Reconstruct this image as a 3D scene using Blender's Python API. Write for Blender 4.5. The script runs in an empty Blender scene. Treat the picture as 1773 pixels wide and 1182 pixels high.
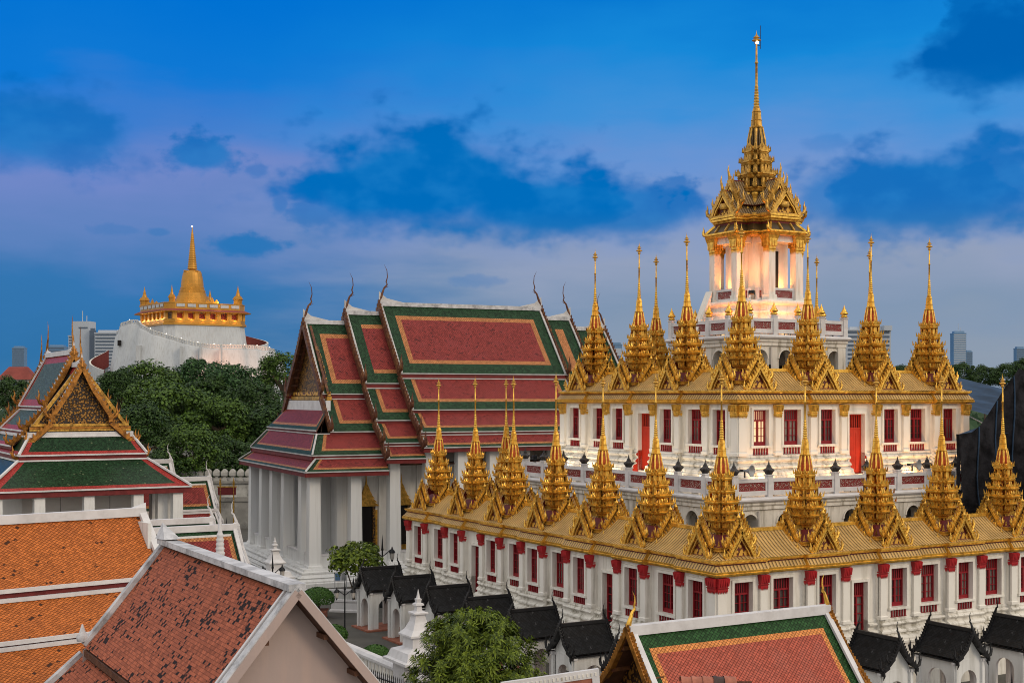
import bpy, math, random
from mathutils import Vector, Matrix
R = math.radians
V = Vector
C = bpy.context.scene.collection
SC = bpy.context.scene
random.seed(7)

# ------------------------------------------------------------------ camera
H = 14.0                                   # the camera's height above the ground
cam = bpy.data.cameras.new('camera')
cam.sensor_width = 36.0
cam.lens = 36.0 * 2261 / 1773
cam.shift_y = 96 / 1773
cam.clip_start = 0.5
cam.clip_end = 20000
co = bpy.data.objects.new('camera', cam)
C.objects.link(co)
co.location = (0, 0, H)
co.rotation_euler = (R(90), 0, 0)
SC.camera = co
SC.cycles.filter_width = 1.0
SC.view_settings.view_transform = 'Standard'
SC.view_settings.look = 'None'
SC.view_settings.gamma = 1
SC.view_settings.exposure = 0.0

# ------------------------------------------------------------------ node maths helper
class NT:
    def __init__(s, nt):
        s.nt = nt
    def node(s, t, **kw):
        n = s.nt.nodes.new(t)
        for k, v in kw.items():
            setattr(n, k, v)
        return n
    def link(s, a, b):
        s.nt.links.new(a, b)
    def put(s, sock, v):
        if isinstance(v, bpy.types.NodeSocket):
            s.nt.links.new(v, sock)
        else:
            sock.default_value = v
    def m(s, op, a, b=None, c=None, clamp=False):
        n = s.nt.nodes.new('ShaderNodeMath')
        n.operation = op
        n.use_clamp = clamp
        s.put(n.inputs[0], a)
        if b is not None: s.put(n.inputs[1], b)
        if c is not None: s.put(n.inputs[2], c)
        return n.outputs[0]
    def add(s, a, b): return s.m('ADD', a, b)
    def sub(s, a, b): return s.m('SUBTRACT', a, b)
    def mul(s, a, b): return s.m('MULTIPLY', a, b)
    def smooth(s, x, a, b, lo=0.0, hi=1.0):
        n = s.nt.nodes.new('ShaderNodeMapRange')
        n.interpolation_type = 'SMOOTHSTEP'
        s.put(n.inputs['Value'], x)
        n.inputs['From Min'].default_value = a
        n.inputs['From Max'].default_value = b
        n.inputs['To Min'].default_value = lo
        n.inputs['To Max'].default_value = hi
        return n.outputs['Result']
    def mix(s, f, a, b, mode='MIX'):
        n = s.nt.nodes.new('ShaderNodeMix')
        n.data_type = 'RGBA'
        n.blend_type = mode
        s.put(n.inputs[0], f)
        for k, v in ((6, a), (7, b)):
            if isinstance(v, (tuple, list)):
                v = tuple(v) + ((1,) if len(v) == 3 else ())
            s.put(n.inputs[k], v)
        return n.outputs[2]
    def noise(s, vec, scale, detail=3, rough=.55, dist=0):
        n = s.nt.nodes.new('ShaderNodeTexNoise')
        n.inputs['Scale'].default_value = scale
        n.inputs['Detail'].default_value = detail
        n.inputs['Roughness'].default_value = rough
        n.inputs['Distortion'].default_value = dist
        if vec is not None: s.link(vec, n.inputs['Vector'])
        return n.outputs[0]
    def comb(s, x, y, z=0.0):
        n = s.nt.nodes.new('ShaderNodeCombineXYZ')
        for i, v in enumerate((x, y, z)): s.put(n.inputs[i], v)
        return n.outputs[0]
    def sep(s, v):
        n = s.nt.nodes.new('ShaderNodeSeparateXYZ')
        s.link(v, n.inputs[0])
        return n.outputs
    def ramp(s, f, stops):
        n = s.nt.nodes.new('ShaderNodeValToRGB')
        e = n.color_ramp.elements
        while len(e) < len(stops): e.new(0.5)
        for i, (p, c) in enumerate(stops):
            e[i].position = p
            e[i].color = tuple(c) + (1,)
        s.put(n.inputs[0], f)
        return n.outputs[0]

def srgb(r, g, b):
    f = lambda c: (c / 255 / 12.92) if c <= 10 else ((c / 255 + .055) / 1.055) ** 2.4
    return (f(r), f(g), f(b))

# ------------------------------------------------------------------ sky and sun
SUN_AZ, SUN_EL = 128.0, 30.0               # compass style: 0 = straight ahead (+Y), clockwise; the sun is behind the camera, to the right
wd = bpy.data.worlds.new('World')
SC.world = wd
wd.use_nodes = True
wd.node_tree.nodes.clear()
W = NT(wd.node_tree)
tc = W.node('ShaderNodeTexCoord')
dx, dy, dz = W.sep(tc.outputs['Generated'])
az = W.mul(W.m('ARCTAN2', dx, dy), 57.29578)             # degrees, 0 ahead, + to the right
el = W.mul(W.m('ARCSINE', dz), 57.29578)
v2 = W.comb(az, W.mul(el, 1.5), 0.0)
nz_big = W.noise(v2, 0.10, 3, .5)
nz_med = W.noise(v2, 0.42, 3, .5)
nz_fin = W.noise(v2, 1.3, 4, .55)
nz_str = W.noise(W.comb(W.mul(az, .35), W.mul(el, 1.6), 3.0), 0.45, 4, .55)
# clear evening sky: deep blue overhead, violet grey lower down, bluer at the left
ew = W.add(el, W.add(W.mul(W.sub(nz_big, .5), 5.0), W.mul(W.sub(nz_str, .5), 2.5)))
e30 = W.m('DIVIDE', ew, 30.0)
right = W.ramp(e30, [
    (0.00, srgb(132, 150, 170)), (0.05, srgb(142, 156, 174)), (0.12, srgb(130, 151, 178)), (0.20, srgb(146, 160, 188)), (0.26, srgb(126, 152, 201)), (0.33, srgb(104, 148, 211)),
    (0.41, srgb(62, 144, 216)), (0.49, srgb(22, 136, 216)), (0.60, srgb(0, 114, 206)), (1.0, srgb(0, 92, 184))])
left = W.ramp(e30, [
    (0.00, srgb(60, 118, 165)), (0.08, srgb(48, 114, 168)), (0.16, srgb(52, 118, 178)), (0.22, srgb(92, 130, 190)), (0.30, srgb(112, 136, 200)), (0.37, srgb(66, 126, 206)),
    (0.45, srgb(14, 120, 212)), (0.57, srgb(0, 113, 210)), (1.0, srgb(0, 92, 184))])
base = W.mix(W.smooth(W.add(az, W.mul(W.sub(nz_str, .5), 16.0)), -15, 6), left, right)
# cumulus banks: (azimuth, elevation, half width, height above, depth below, strength)
def cl(px, py): return math.degrees(math.atan((px - 886.5) / 2261)), math.degrees(math.atan((687 - py) / 2261 * math.cos(math.atan((px - 886.5) / 2261))))
banks = [(735, 330, 235, 112, 70, 1), (760, 300, 110, 84, 80, 1), (630, 335, 130, 60, 60, 1), (960, 365, 230, 70, 52, 1), (1090, 370, 150, 58, 45, .9),
         (1160, 345, 60, 40, 40, .7), (1590, 350, 240, 92, 62, .95), (1700, 330, 130, 84, 66, .9), (1470, 350, 120, 70, 50, .75), (1720, 110, 110, 120, 48, 1), (1690, 40, 60, 66, 60, .8),
         (70, 235, 150, 78, 58, .75), (130, 260, 70, 40, 36, .7), (352, 272, 68, 38, 26, .85), (425, 426, 64, 21, 18, .9), (486, 352, 16, 17, 20, .6), (445, 296, 22, 12, 12, .5),
         (275, 402, 24, 9, 9, .45), (205, 398, 40, 9, 9, .3), (820, 486, 50, 10, 10, .3), (1430, 245, 40, 16, 20, .3), (545, 368, 60, 30, 26, .7)]
wob = W.add(W.mul(W.sub(nz_med, .5), 2.0), W.mul(W.sub(nz_fin, .5), .45))
tot = None
for px, py, rx, up, dn, st in banks:
    a0, e0 = cl(px, py)
    k = 57.3 / 2261
    ex = W.m('DIVIDE', W.sub(az, a0), rx * k)
    d = W.sub(el, e0)
    ey = W.m('MAXIMUM', W.m('DIVIDE', d, up * k), W.m('DIVIDE', W.mul(d, -1), dn * k))
    rr = W.m('SQRT', W.add(W.mul(ex, ex), W.mul(ey, ey)))
    up_ = W.smooth(d, -.7, .5)
    wb_ = W.add(wob, W.mul(W.sub(nz_fin, .5), 1.2)) if rx < 80 else wob
    rw = W.add(rr, W.mul(wb_, W.m('MINIMUM', W.mul(W.mul(rr, rr), 1.25), 1.1)))
    b = W.mul(W.m('MULTIPLY', st, 1.0), W.add(W.mul(up_, W.smooth(rw, 1.26, .60)), W.mul(W.sub(1.0, up_), W.smooth(rw, 1.45, .40))))
    tot = b if tot is None else W.m('MAXIMUM', tot, b)
ccol = W.mix(W.smooth(W.add(nz_med, W.mul(W.sub(nz_fin, .5), .2)), .40, .70), srgb(0, 108, 188), srgb(22, 120, 196))
ccol = W.mix(W.smooth(el, 8.4, 6.6), ccol, srgb(34, 116, 184))
ccol = W.mix(W.smooth(el, 14, 11), srgb(0, 98, 180), ccol)
front = W.mix(tot, base, ccol)
# the rest of the dome: bright, thin evening overcast overhead and behind the camera
sky = W.node('ShaderNodeTexSky', sky_type='NISHITA')
sky.sun_disc = False
sky.sun_elevation = R(SUN_EL)
sky.sun_rotation = R(SUN_AZ)
veil = W.mix(W.smooth(nz_big, .4, .62), (0.86, 0.84, 0.80), (1.12, 1.06, 0.98))
back = W.mix(1.0, veil, W.mix(1.0, sky.outputs[0], (.02, .02, .02), 'MULTIPLY'), 'ADD')
fw = W.smooth(W.m('ABSOLUTE', az), 30, 70)
fw = W.m('MAXIMUM', fw, W.smooth(el, 20, 44))
vis = W.mix(fw, front, back)
vis = W.mix(W.smooth(el, -0.5, -3), vis, (0.10, 0.10, 0.10))
bg1 = W.node('ShaderNodeBackground')
bg1.inputs[1].default_value = 1.0
W.link(vis, bg1.inputs[0])
wo = W.node('ShaderNodeOutputWorld')
W.link(bg1.outputs[0], wo.inputs[0])

sl = bpy.data.lights.new('sun', 'SUN')
sl.energy = 0.85
sl.angle = R(16)
sl.color = (1.0, 0.80, 0.56)
so = bpy.data.objects.new('sun', sl)
C.objects.link(so)
sd = V((math.sin(R(SUN_AZ)) * math.cos(R(SUN_EL)), math.cos(R(SUN_AZ)) * math.cos(R(SUN_EL)), math.sin(R(SUN_EL))))
so.rotation_euler = sd.to_track_quat('Z', 'Y').to_euler()
so.location = (30, -30, 60)

# ------------------------------------------------------------------ materials
MAT = {}
def new_mat(name):
    m = bpy.data.materials.new(name)
    m.use_nodes = True
    m.node_tree.nodes.clear()
    n = NT(m.node_tree)
    out = n.node('ShaderNodeOutputMaterial')
    bs = n.node('ShaderNodeBsdfPrincipled')
    n.link(bs.outputs[0], out.inputs[0])
    MAT[name] = m
    return m, n, bs

def plain(name, col, rough=.7, metal=0.0, var=.12, scale=1.5, bump=0.0, stain=None, stain_amt=.3, spec=.3, streak=False, bscale=8):
    m, n, bs = new_mat(name)
    tcn = n.node('ShaderNodeTexCoord')
    vec = tcn.outputs['Object']
    nz = n.noise(vec, scale, 4)
    c = n.mix(n.mul(n.smooth(nz, .3, .7), 1.0), tuple(x * (1 - var) for x in col), tuple(min(1, x * (1 + var)) for x in col))
    if stain:
        if streak:
            x, y, z = n.sep(vec)
            sv = n.comb(n.mul(x, 3.0), n.mul(y, 3.0), n.mul(z, .35))
            nz2 = n.noise(sv, .9, 5, .65)
        else:
            nz2 = n.noise(vec, scale * .6, 6, .7)
        c = n.mix(n.mul(n.smooth(nz2, .46, .70), stain_amt), c, stain)
    n.link(c, bs.inputs['Base Color'])
    bs.inputs['Roughness'].default_value = rough
    bs.inputs['Metallic'].default_value = metal
    bs.inputs['Specular IOR Level'].default_value = spec
    if bump:
        bp = n.node('ShaderNodeBump')
        bp.inputs['Strength'].default_value = 1
        bp.inputs['Distance'].default_value = bump
        n.link(n.noise(vec, bscale, 5, .6), bp.inputs['Height'])
        n.link(bp.outputs[0], bs.inputs['Normal'])
    return m

def tiles(name, col, pu, pv, var=.2, dark=None, dark_amt=0.0, diamond=True, rough=.45, bump=.02, joint_shade=.45, patch=.0, patchcol=None, spot_scale=1.3, spec=.12):
    """overlapping roof tiles laid out in metres on the roof panel's own surface coordinates"""
    m, n, bs = new_mat(name)
    uv = n.node('ShaderNodeUVMap')
    u, v, _ = n.sep(uv.outputs[0])
    u = n.m('DIVIDE', u, pu)
    v = n.m('DIVIDE', v, pv)
    if diamond:
        a, b = n.add(u, v), n.sub(v, u)
    else:
        row = n.m('FLOOR', v)
        a, b = n.add(u, n.mul(n.m('MODULO', row, 2.0), .5)), v
    fa, fb = n.m('FRACT', a), n.m('FRACT', b)
    wn = n.node('ShaderNodeTexWhiteNoise', noise_dimensions='2D')
    n.link(n.comb(n.m('FLOOR', a), n.m('FLOOR', b)), wn.inputs['Vector'])
    rnd = wn.outputs[0]
    c = n.mix(rnd, tuple(x * (1 - var) for x in col), tuple(min(1, x * (1 + var)) for x in col))
    big = n.noise(uv.outputs[0], .8, 5, .6)
    if patchcol:
        c = n.mix(n.mul(n.smooth(big, .45, .7), patch), c, patchcol)
    if dark:
        spot = n.noise(uv.outputs[0], spot_scale, 5, .7)
        msk = n.m('LESS_THAN', rnd, n.mul(n.smooth(spot, .42, .68), dark_amt))
        c = n.mix(msk, c, dark)
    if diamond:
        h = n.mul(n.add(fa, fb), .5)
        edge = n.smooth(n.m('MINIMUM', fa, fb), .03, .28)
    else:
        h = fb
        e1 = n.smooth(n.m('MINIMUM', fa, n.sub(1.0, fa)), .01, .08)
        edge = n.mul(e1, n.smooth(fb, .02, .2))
    c = n.mix(n.mul(n.sub(1.0, edge), joint_shade), c, tuple(x * .18 for x in col))  # tile joints, plus the shade under each overlap painted into the colour
    n.link(c, bs.inputs['Base Color'])
    bs.inputs['Roughness'].default_value = rough
    bs.inputs['Specular IOR Level'].default_value = spec
    bp = n.node('ShaderNodeBump')
    bp.inputs['Strength'].default_value = .9
    bp.inputs['Distance'].default_value = bump
    n.link(h, bp.inputs['Height'])
    n.link(bp.outputs[0], bs.inputs['Normal'])
    return m

def ribbed(name, col, pitch, rough=.4, metal=.25):
    """fine ribbed gilt roofing: ribs run down the slope"""
    m, n, bs = new_mat(name)
    uv = n.node('ShaderNodeUVMap')
    u, v, _ = n.sep(uv.outputs[0])
    fa = n.m('FRACT', n.m('DIVIDE', u, pitch))
    rib = n.m('SINE', n.mul(fa, math.pi))
    fv = n.m('FRACT', n.m('DIVIDE', v, pitch * 1.2))
    big = n.noise(uv.outputs[0], 1.2, 4)
    c = n.mix(n.smooth(big, .3, .7), tuple(x * .8 for x in col), tuple(x * 1.15 for x in col))
    c = n.mix(n.smooth(rib, .5, .05), c, (.06, .035, .012))
    n.link(c, bs.inputs['Base Color'])
    bs.inputs['Roughness'].default_value = rough
    bs.inputs['Metallic'].default_value = metal
    bp = n.node('ShaderNodeBump')
    bp.inputs['Strength'].default_value = 1
    bp.inputs['Distance'].default_value = .06
    n.link(n.add(rib, n.mul(fv, .3)), bp.inputs['Height'])
    n.link(bp.outputs[0], bs.inputs['Normal'])

def carved(name, gold, ground, scale=5.0, metal=.4, lo=.42, hi=.55):
    """carved gilt ornament standing proud of a dark ground"""
    m, n, bs = new_mat(name)
    tcn = n.node('ShaderNodeTexCoord')
    vo = n.node('ShaderNodeTexVoronoi', feature='F1')
    vo.inputs['Scale'].default_value = scale
    n.link(tcn.outputs['Object'], vo.inputs['Vector'])
    nz = n.noise(tcn.outputs['Object'], scale * 1.3, 3, .5, 1.5)
    d = n.add(vo.outputs['Distance'], n.mul(n.sub(nz, .5), .7))
    k = n.smooth(d, hi, lo)
    c = n.mix(k, ground, gold)
    n.link(c, bs.inputs['Base Color'])
    n.link(n.mul(k, metal), bs.inputs['Metallic'])
    bs.inputs['Roughness'].default_value = .42
    bp = n.node('ShaderNodeBump')
    bp.inputs['Strength'].default_value = 1
    bp.inputs['Distance'].default_value = .08
    n.link(k, bp.inputs['Height'])
    n.link(bp.outputs[0], bs.inputs['Normal'])

def glow(name, col, strength):
    m, n, bs = new_mat(name)
    bs.inputs['Base Color'].default_value = tuple(col) + (1,)
    bs.inputs['Emission Color'].default_value = tuple(col) + (1,)
    bs.inputs['Emission Strength'].default_value = strength

GOLD = (.80, .45, .075)
plain('gilt', GOLD, .26, .62, .3, 5.0, .012, stain=(.24, .11, .02), stain_amt=.45, streak=True, bscale=9)
plain('bronze_gilt', (.36, .15, .026), .36, .4, .35, 5.0, .012, stain=(.08, .03, .01), stain_amt=.6)
plain('old_gilt', (.56, .315, .06), .36, .45, .35, 5.0, .012, stain=(.09, .04, .015), stain_amt=.7, streak=True)
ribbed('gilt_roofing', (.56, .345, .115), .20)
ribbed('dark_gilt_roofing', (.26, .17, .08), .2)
carved('spire_cells', GOLD, (.14, .03, .01), 9.0, metal=.5, lo=.62, hi=.74)
plain('bell_red', (.40, .075, .018), .45, .1, .3, 4)
carved('gilt_carving', (.70, .38, .06), (.10, .012, .008), 4.2, lo=.50, hi=.66)
carved('dim_carving', (.34, .17, .036), (.022, .009, .005), 6.5)
plain('plaster', (.74, .705, .645), .75, 0, .06, .5, .004, stain=(.42, .38, .31), stain_amt=.55, streak=True, bscale=14)
plain('weathered_plaster', (.70, .67, .61), .8, 0, .10, .6, .006, stain=(.24, .21, .15), stain_amt=.85, streak=True, bscale=10)
plain('hall_plaster', (.70, .70, .69), .75, 0, .06, .5, .004, stain=(.40, .39, .36), stain_amt=.5, streak=True)
plain('inner_plaster', (.52, .49, .46), .8, 0, .06, .5)
plain('trim_grey', (.46, .45, .45), .7, 0, .12, 1.5, .003, stain=(.22, .21, .20), stain_amt=.5)
plain('trim_white', (.62, .61, .62), .6, 0, .08, 1.5, .003, stain=(.40, .38, .37), stain_amt=.4)
plain('mossy_white', (.52, .52, .54), .8, 0, .2, 2.2, .01, stain=(.10, .10, .11), stain_amt=.65, bscale=6)
plain('pink_plaster', (.40, .31, .285), .8, 0, .05, .35, .003, stain=(.5, .36, .31), stain_amt=.4, streak=True)
plain('red_paint', (.36, .014, .018), .5, 0, .15, 2, stain=(.20, .008, .01), stain_amt=.4)
plain('bright_red', (.46, .032, .013), .5, 0, .1, 2)
plain('window_red', (.24, .010, .016), .45, 0, .15, 2)
plain('spire_red', (.20, .034, .010), .5, .1, .3, 4)
plain('maroon_board', (.15, .018, .018), .55, 0, .2, 2)
plain('brown_wood', (.085, .035, .018), .6, 0, .3, 3)
plain('barge_brown', (.10, .036, .02), .55, .1, .3, 3, stain=(.36, .18, .05), stain_amt=.4)
m_, n_, b_ = new_mat('dark_glass')
oi_ = n_.node('ShaderNodeObjectInfo')
n_.link(n_.ramp(oi_.outputs['Random'], [(0.0, (.03, .022, .022)), (.35, (.09, .075, .07)), (.7, (.20, .17, .15)), (1.0, (.30, .26, .23))]), b_.inputs['Base Color'])
b_.inputs['Roughness'].default_value = .15
b_.inputs['Specular IOR Level'].default_value = .6
glow('lamp_glass', (1.0, .74, .42), .65)
glow('warm_lens', (1.0, .62, .28), 6)
glow('white_lens', (1.0, .95, .85), 2.2)
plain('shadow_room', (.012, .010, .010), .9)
carved('lattice', (.62, .55, .48), (.20, .016, .014), 17.0, metal=0, lo=.26, hi=.38)
plain('black_lacquer', (.012, .012, .014), .38, 0, .3, 3)
tiles('black_tile', (.010, .0105, .012), .20, .20, .4, joint_shade=.6, rough=.5, dark=(.05, .05, .055), dark_amt=.06)
plain('black_metal', (.012, .013, .016), .4, .3, .2, 5)
plain('dark_lotus', (.05, .045, .045), .5, .1, .3, 6)
RED, GRN, ORG = (.225, .036, .032), (.019, .050, .023), (.44, .18, .07)
tiles('hall_red', RED, .20, .20, .28, rough=.5, joint_shade=.7, patch=.45, patchcol=(.27, .05, .052), dark=(.10, .02, .02), dark_amt=.15)
tiles('hall_green', GRN, .20, .20, .45, rough=.5, joint_shade=.7)
tiles('hall_orange', ORG, .20, .20, .25, rough=.5, joint_shade=.8)
tiles('chapel_green', (.015, .042, .018), .16, .16, .5, rough=.3, joint_shade=.4, dark=(.10, .13, .07), dark_amt=.05)
tiles('chapel_teal', (.06, .098, .092), .18, .18, .4, rough=.55, joint_shade=.6)
tiles('chapel_red', (.34, .04, .035), .16, .16, .25, rough=.4, joint_shade=.4)
tiles('pavilion_red', (.42, .095, .06), .18, .14, .2, rough=.5, joint_shade=.95, bump=.012, patch=.5, patchcol=(.36, .12, .09))
tiles('pavilion_green', (.024, .072, .022), .18, .14, .4, rough=.5, joint_shade=.95, bump=.012)
tiles('pavilion_orange', (.66, .25, .075), .18, .14, .18, rough=.5, joint_shade=.95, bump=.012)
tiles('orange_tile', (.50, .145, .036), .19, .13, .28, rough=.65, joint_shade=1.0, bump=.03, dark=(.06, .025, .015), dark_amt=.05, patch=.5, patchcol=(.38, .11, .035))
tiles('rust_tile', (.34, .098, .05), .125, .095, .30, rough=.7, joint_shade=.7, diamond=False, bump=.02, dark=(.018, .012, .010), dark_amt=.46, patch=.6, patchcol=(.24, .07, .04), spot_scale=.8)
plain('paving', (.085, .08, .07), .85, 0, .15, .7, .004, stain=(.09, .085, .08), stain_amt=.5)
plain('earth', (.12, .115, .10), .9, 0, .3, .02, 0)
plain('bark', (.085, .06, .04), .9, 0, .3, 3, .02)
plain('soil_red', (.30, .11, .07), .8, 0, .2, 3)
plain('stone', (.24, .23, .21), .85, 0, .2, .8, .01, stain=(.05, .05, .05), stain_amt=.7)
plain('fort_stone', (.40, .39, .36), .85, 0, .2, 1.2, .02, stain=(.06, .06, .055), stain_amt=.85, bscale=5)
plain('mount_white', (.46, .48, .50), .85, 0, .06, .12, 0, stain=(.30, .29, .28), stain_amt=.5, streak=True)
plain('mount_gold', (.44, .215, .035), .4, .4, .15, .2)
plain('blue_cloth', (.016, .040, .080), .8, 0, .35, .7, .05, bscale=1.3)
plain('black_cloth', (.014, .014, .017), .9, 0, .6, 1.5, .18, bscale=.9, spec=.08)
plain('city_white', (.38, .42, .48), .8, 0, .06, .05)
plain('city_blue', (.10, .20, .34), .3, .1, .1, .02, spec=.6)  # blue of distance put into the building colour in place of haze
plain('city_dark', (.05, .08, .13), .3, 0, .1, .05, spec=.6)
plain('red_roof', (.22, .05, .04), .8, 0, .2, .2)
plain('grey_metal', (.30, .31, .32), .45, .3, .1, 5)
plain('terracotta', (.36, .13, .085), .7, 0, .2, 6, .004)
plain('dark_clay', (.07, .045, .04), .7, 0, .2, 6)
def leaf_mat(name, a, b, tr=.35):
    m, n, bs = new_mat(name)
    oi = n.node('ShaderNodeNewGeometry')
    rnd = oi.outputs['Random Per Island']
    c = n.mix(rnd, a, b)
    n.link(c, bs.inputs['Base Color'])
    bs.inputs['Roughness'].default_value = .55
    bs.inputs['Specular IOR Level'].default_value = .25
leaf_mat('leaf_dark', (.007, .024, .005), (.042, .090, .014))
leaf_mat('leaf_mid', (.011, .034, .005), (.085, .155, .018))
leaf_mat('leaf_bluish', (.009, .034, .011), (.050, .118, .030))
leaf_mat('leaf_bright', (.022, .045, .004), (.17, .23, .018))
leaf_mat('leaf_far', (.018, .045, .018), (.032, .075, .030))
leaf_mat('leaf_hedge', (.020, .065, .010), (.055, .13, .018))

# ------------------------------------------------------------------ mesh builder
class MB:
    def __init__(s):
        s.v, s.f, s.mi, s.uv, s.sm, s.mats = [], [], [], [], [], []
        s.M = Matrix.Identity(4)
    def mat(s, name):
        if name not in s.mats: s.mats.append(name)
        return s.mats.index(name)
    def add(s, vs, fs, mat, uvs=None, smooth=False):
        o = len(s.v)
        s.v += [tuple(s.M @ V(p)) for p in vs]
        flip = s.M.determinant() < 0
        k = s.mat(mat) if isinstance(mat, str) else None
        for i, f in enumerate(fs):
            g = [o + j for j in f]
            u = [uvs[j] for j in f] if uvs else [(0, 0)] * len(f)
            if flip: g.reverse(); u.reverse()
            s.f.append(g)
            s.mi.append(k if k is not None else s.mat(mat[i]))
            s.uv.append(u)
            s.sm.append(smooth)
    def box(s, x0, x1, y0, y1, z0, z1, mat):
        if x0 > x1: x0, x1 = x1, x0
        if y0 > y1: y0, y1 = y1, y0
        vs = [(x0, y0, z0), (x1, y0, z0), (x1, y1, z0), (x0, y1, z0), (x0, y0, z1), (x1, y0, z1), (x1, y1, z1), (x0, y1, z1)]
        s.add(vs, [(3, 2, 1, 0), (4, 5, 6, 7), (0, 1, 5, 4), (1, 2, 6, 5), (2, 3, 7, 6), (3, 0, 4, 7)], mat)
    def frustum(s, r0, r1, z0, z1, mat, cx=0, cy=0):
        """r0, r1 = (half x, half y) at the bottom and the top"""
        vs = [(cx + sx * r[0], cy + sy * r[1], z) for r, z in ((r0, z0), (r1, z1)) for sx, sy in ((-1, -1), (1, -1), (1, 1), (-1, 1))]
        s.add(vs, [(3, 2, 1, 0), (4, 5, 6, 7), (0, 1, 5, 4), (1, 2, 6, 5), (2, 3, 7, 6), (3, 0, 4, 7)], mat)
    def beam(s, p, q, w, h, mat, up=(0, 0, 1)):
        p, q = V(p), V(q)
        d = (q - p).normalized()
        sd_ = d.cross(V(up))
        if sd_.length < 1e-4: sd_ = d.cross(V((1, 0, 0)))
        sd_.normalize()
        u = sd_.cross(d)
        vs = [c + sd_ * a * w / 2 + u * b * h / 2 for c in (p, q) for a, b in ((-1, -1), (1, -1), (1, 1), (-1, 1))]
        s.add(vs, [(0, 1, 2, 3), (7, 6, 5, 4), (4, 5, 1, 0), (5, 6, 2, 1), (6, 7, 3, 2), (7, 4, 0, 3)], mat)
    def loft(s, rings, mats, cap=True, smooth=False, closed=True):
        n = len(rings[0])
        vs = [p for r in rings for p in r]
        fs, ms = [], []
        for i in range(len(rings) - 1):
            m = mats if isinstance(mats, str) else mats[i]
            for j in range(n if closed else n - 1):
                k = (j + 1) % n
                fs.append((i * n + j, i * n + k, (i + 1) * n + k, (i + 1) * n + j))
                ms.append(m)
        s.add(vs, fs, ms, smooth=smooth)
        if cap:
            m0 = mats if isinstance(mats, str) else mats[0]
            m1 = mats if isinstance(mats, str) else mats[-1]
            s.add(rings[0], [tuple(range(n - 1, -1, -1))], m0)
            s.add(rings[-1], [tuple(range(n))], m1)
    def lathe(s, prof, n, mat, cx=0, cy=0, smooth=True, cap=True):
        rings = [[(cx + r * math.cos(2 * math.pi * k / n), cy + r * math.sin(2 * math.pi * k / n), z) for k in range(n)] for r, z in prof]
        s.loft(rings, mat, cap=cap, smooth=smooth)
    def tube(s, path, rad, n, mat, flat=1.0, smooth=True):
        rings = []
        P = [V(p) for p in path]
        side = None
        for i, p in enumerate(P):
            d = (P[min(i + 1, len(P) - 1)] - P[max(i - 1, 0)]).normalized()
            if side is None:
                side = d.cross(V((0, 1, 0)))
                if side.length < .1: side = d.cross(V((1, 0, 0)))
            side = (side - d * side.dot(d)).normalized()
            b = d.cross(side)
            r = rad[i] if isinstance(rad, (list, tuple)) else rad
            rings.append([tuple(p + side * r * math.cos(2 * math.pi * k / n) + b * r * flat * math.sin(2 * math.pi * k / n)) for k in range(n)])
        s.loft(rings, mat, smooth=smooth)
    def extrude(s, poly, y0, y1, mat):
        """poly in (x, z), pulled along y from y0 to y1"""
        n = len(poly)
        a = sum(poly[i][0] * poly[(i + 1) % n][1] - poly[(i + 1) % n][0] * poly[i][1] for i in range(n))
        if a < 0: poly = poly[::-1]
        vs = [(x, y0, z) for x, z in poly] + [(x, y1, z) for x, z in poly]
        fs = [tuple(range(n)), tuple(range(2 * n - 1, n - 1, -1))]
        fs += [(i + n, (i + 1) % n + n, (i + 1) % n, i) for i in range(n)]
        s.add(vs, fs, mat)
    def build(s, name, parent=None, loc=None):
        me = bpy.data.meshes.new(name)
        me.from_pydata(s.v, [], s.f)
        for m in s.mats: me.materials.append(MAT[m])
        me.polygons.foreach_set('material_index', s.mi)
        me.polygons.foreach_set('use_smooth', s.sm)
        ul = me.uv_layers.new(name='UVMap')
        flat = [c for f in s.uv for u in f for c in u]
        ul.data.foreach_set('uv', flat)
        me.update()
        o = bpy.data.objects.new(name, me)
        C.objects.link(o)
        if parent is not None: o.parent = parent
        if loc is not None: o.location = loc
        return o

def thing(name, label, cat, loc=(0, 0, 0), rz=0.0, group=None):
    o = bpy.data.objects.new(name, None)
    o.empty_display_size = .5
    C.objects.link(o)
    o.location = loc
    o.rotation_euler = (0, 0, rz)
    return tag(o, label, cat, group)
def tag(o, label, cat, group=None):
    o['label'] = label
    o['category'] = cat
    if group: o['group'] = group
    return o
def structure(o):
    o['kind'] = 'structure'
    return o
def dup(root, loc=None, rz=None, label=None, group=None, parent=None, sc=None):
    r = root.copy()
    C.objects.link(r)
    if parent is not None: r.parent = parent
    if loc is not None: r.location = loc
    if rz is not None: r.rotation_euler = (0, 0, rz)
    if sc is not None: r.scale = sc if isinstance(sc, (tuple, list)) else (sc,) * 3
    if label: r['label'] = label
    if group: r['group'] = group
    for ch in list(root.children):
        dup(ch, parent=r)
    return r
def at(px, py, z):
    """the point of the view ray through a photo pixel that lies z metres ahead"""
    return V(((px - 886.5) / 2261 * z, z, H - (py - 687) / 2261 * z))
def rotz(a): return Matrix.Rotation(a, 4, 'Z')

# ------------------------------------------------------------------ shared shapes
def redent(r, z, k=1.0):
    q = [(1, .40), (.84, .40), (.84, .63), (.63, .63), (.63, .84), (.40, .84), (.40, 1)]
    pts = []
    for t in range(4):
        c, s_ = (1, 0, -1, 0)[t], (0, 1, 0, -1)[t]
        for x, y in q: pts.append(((x * c - y * s_) * r, (x * s_ + y * c) * r, z))
    return pts

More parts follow.
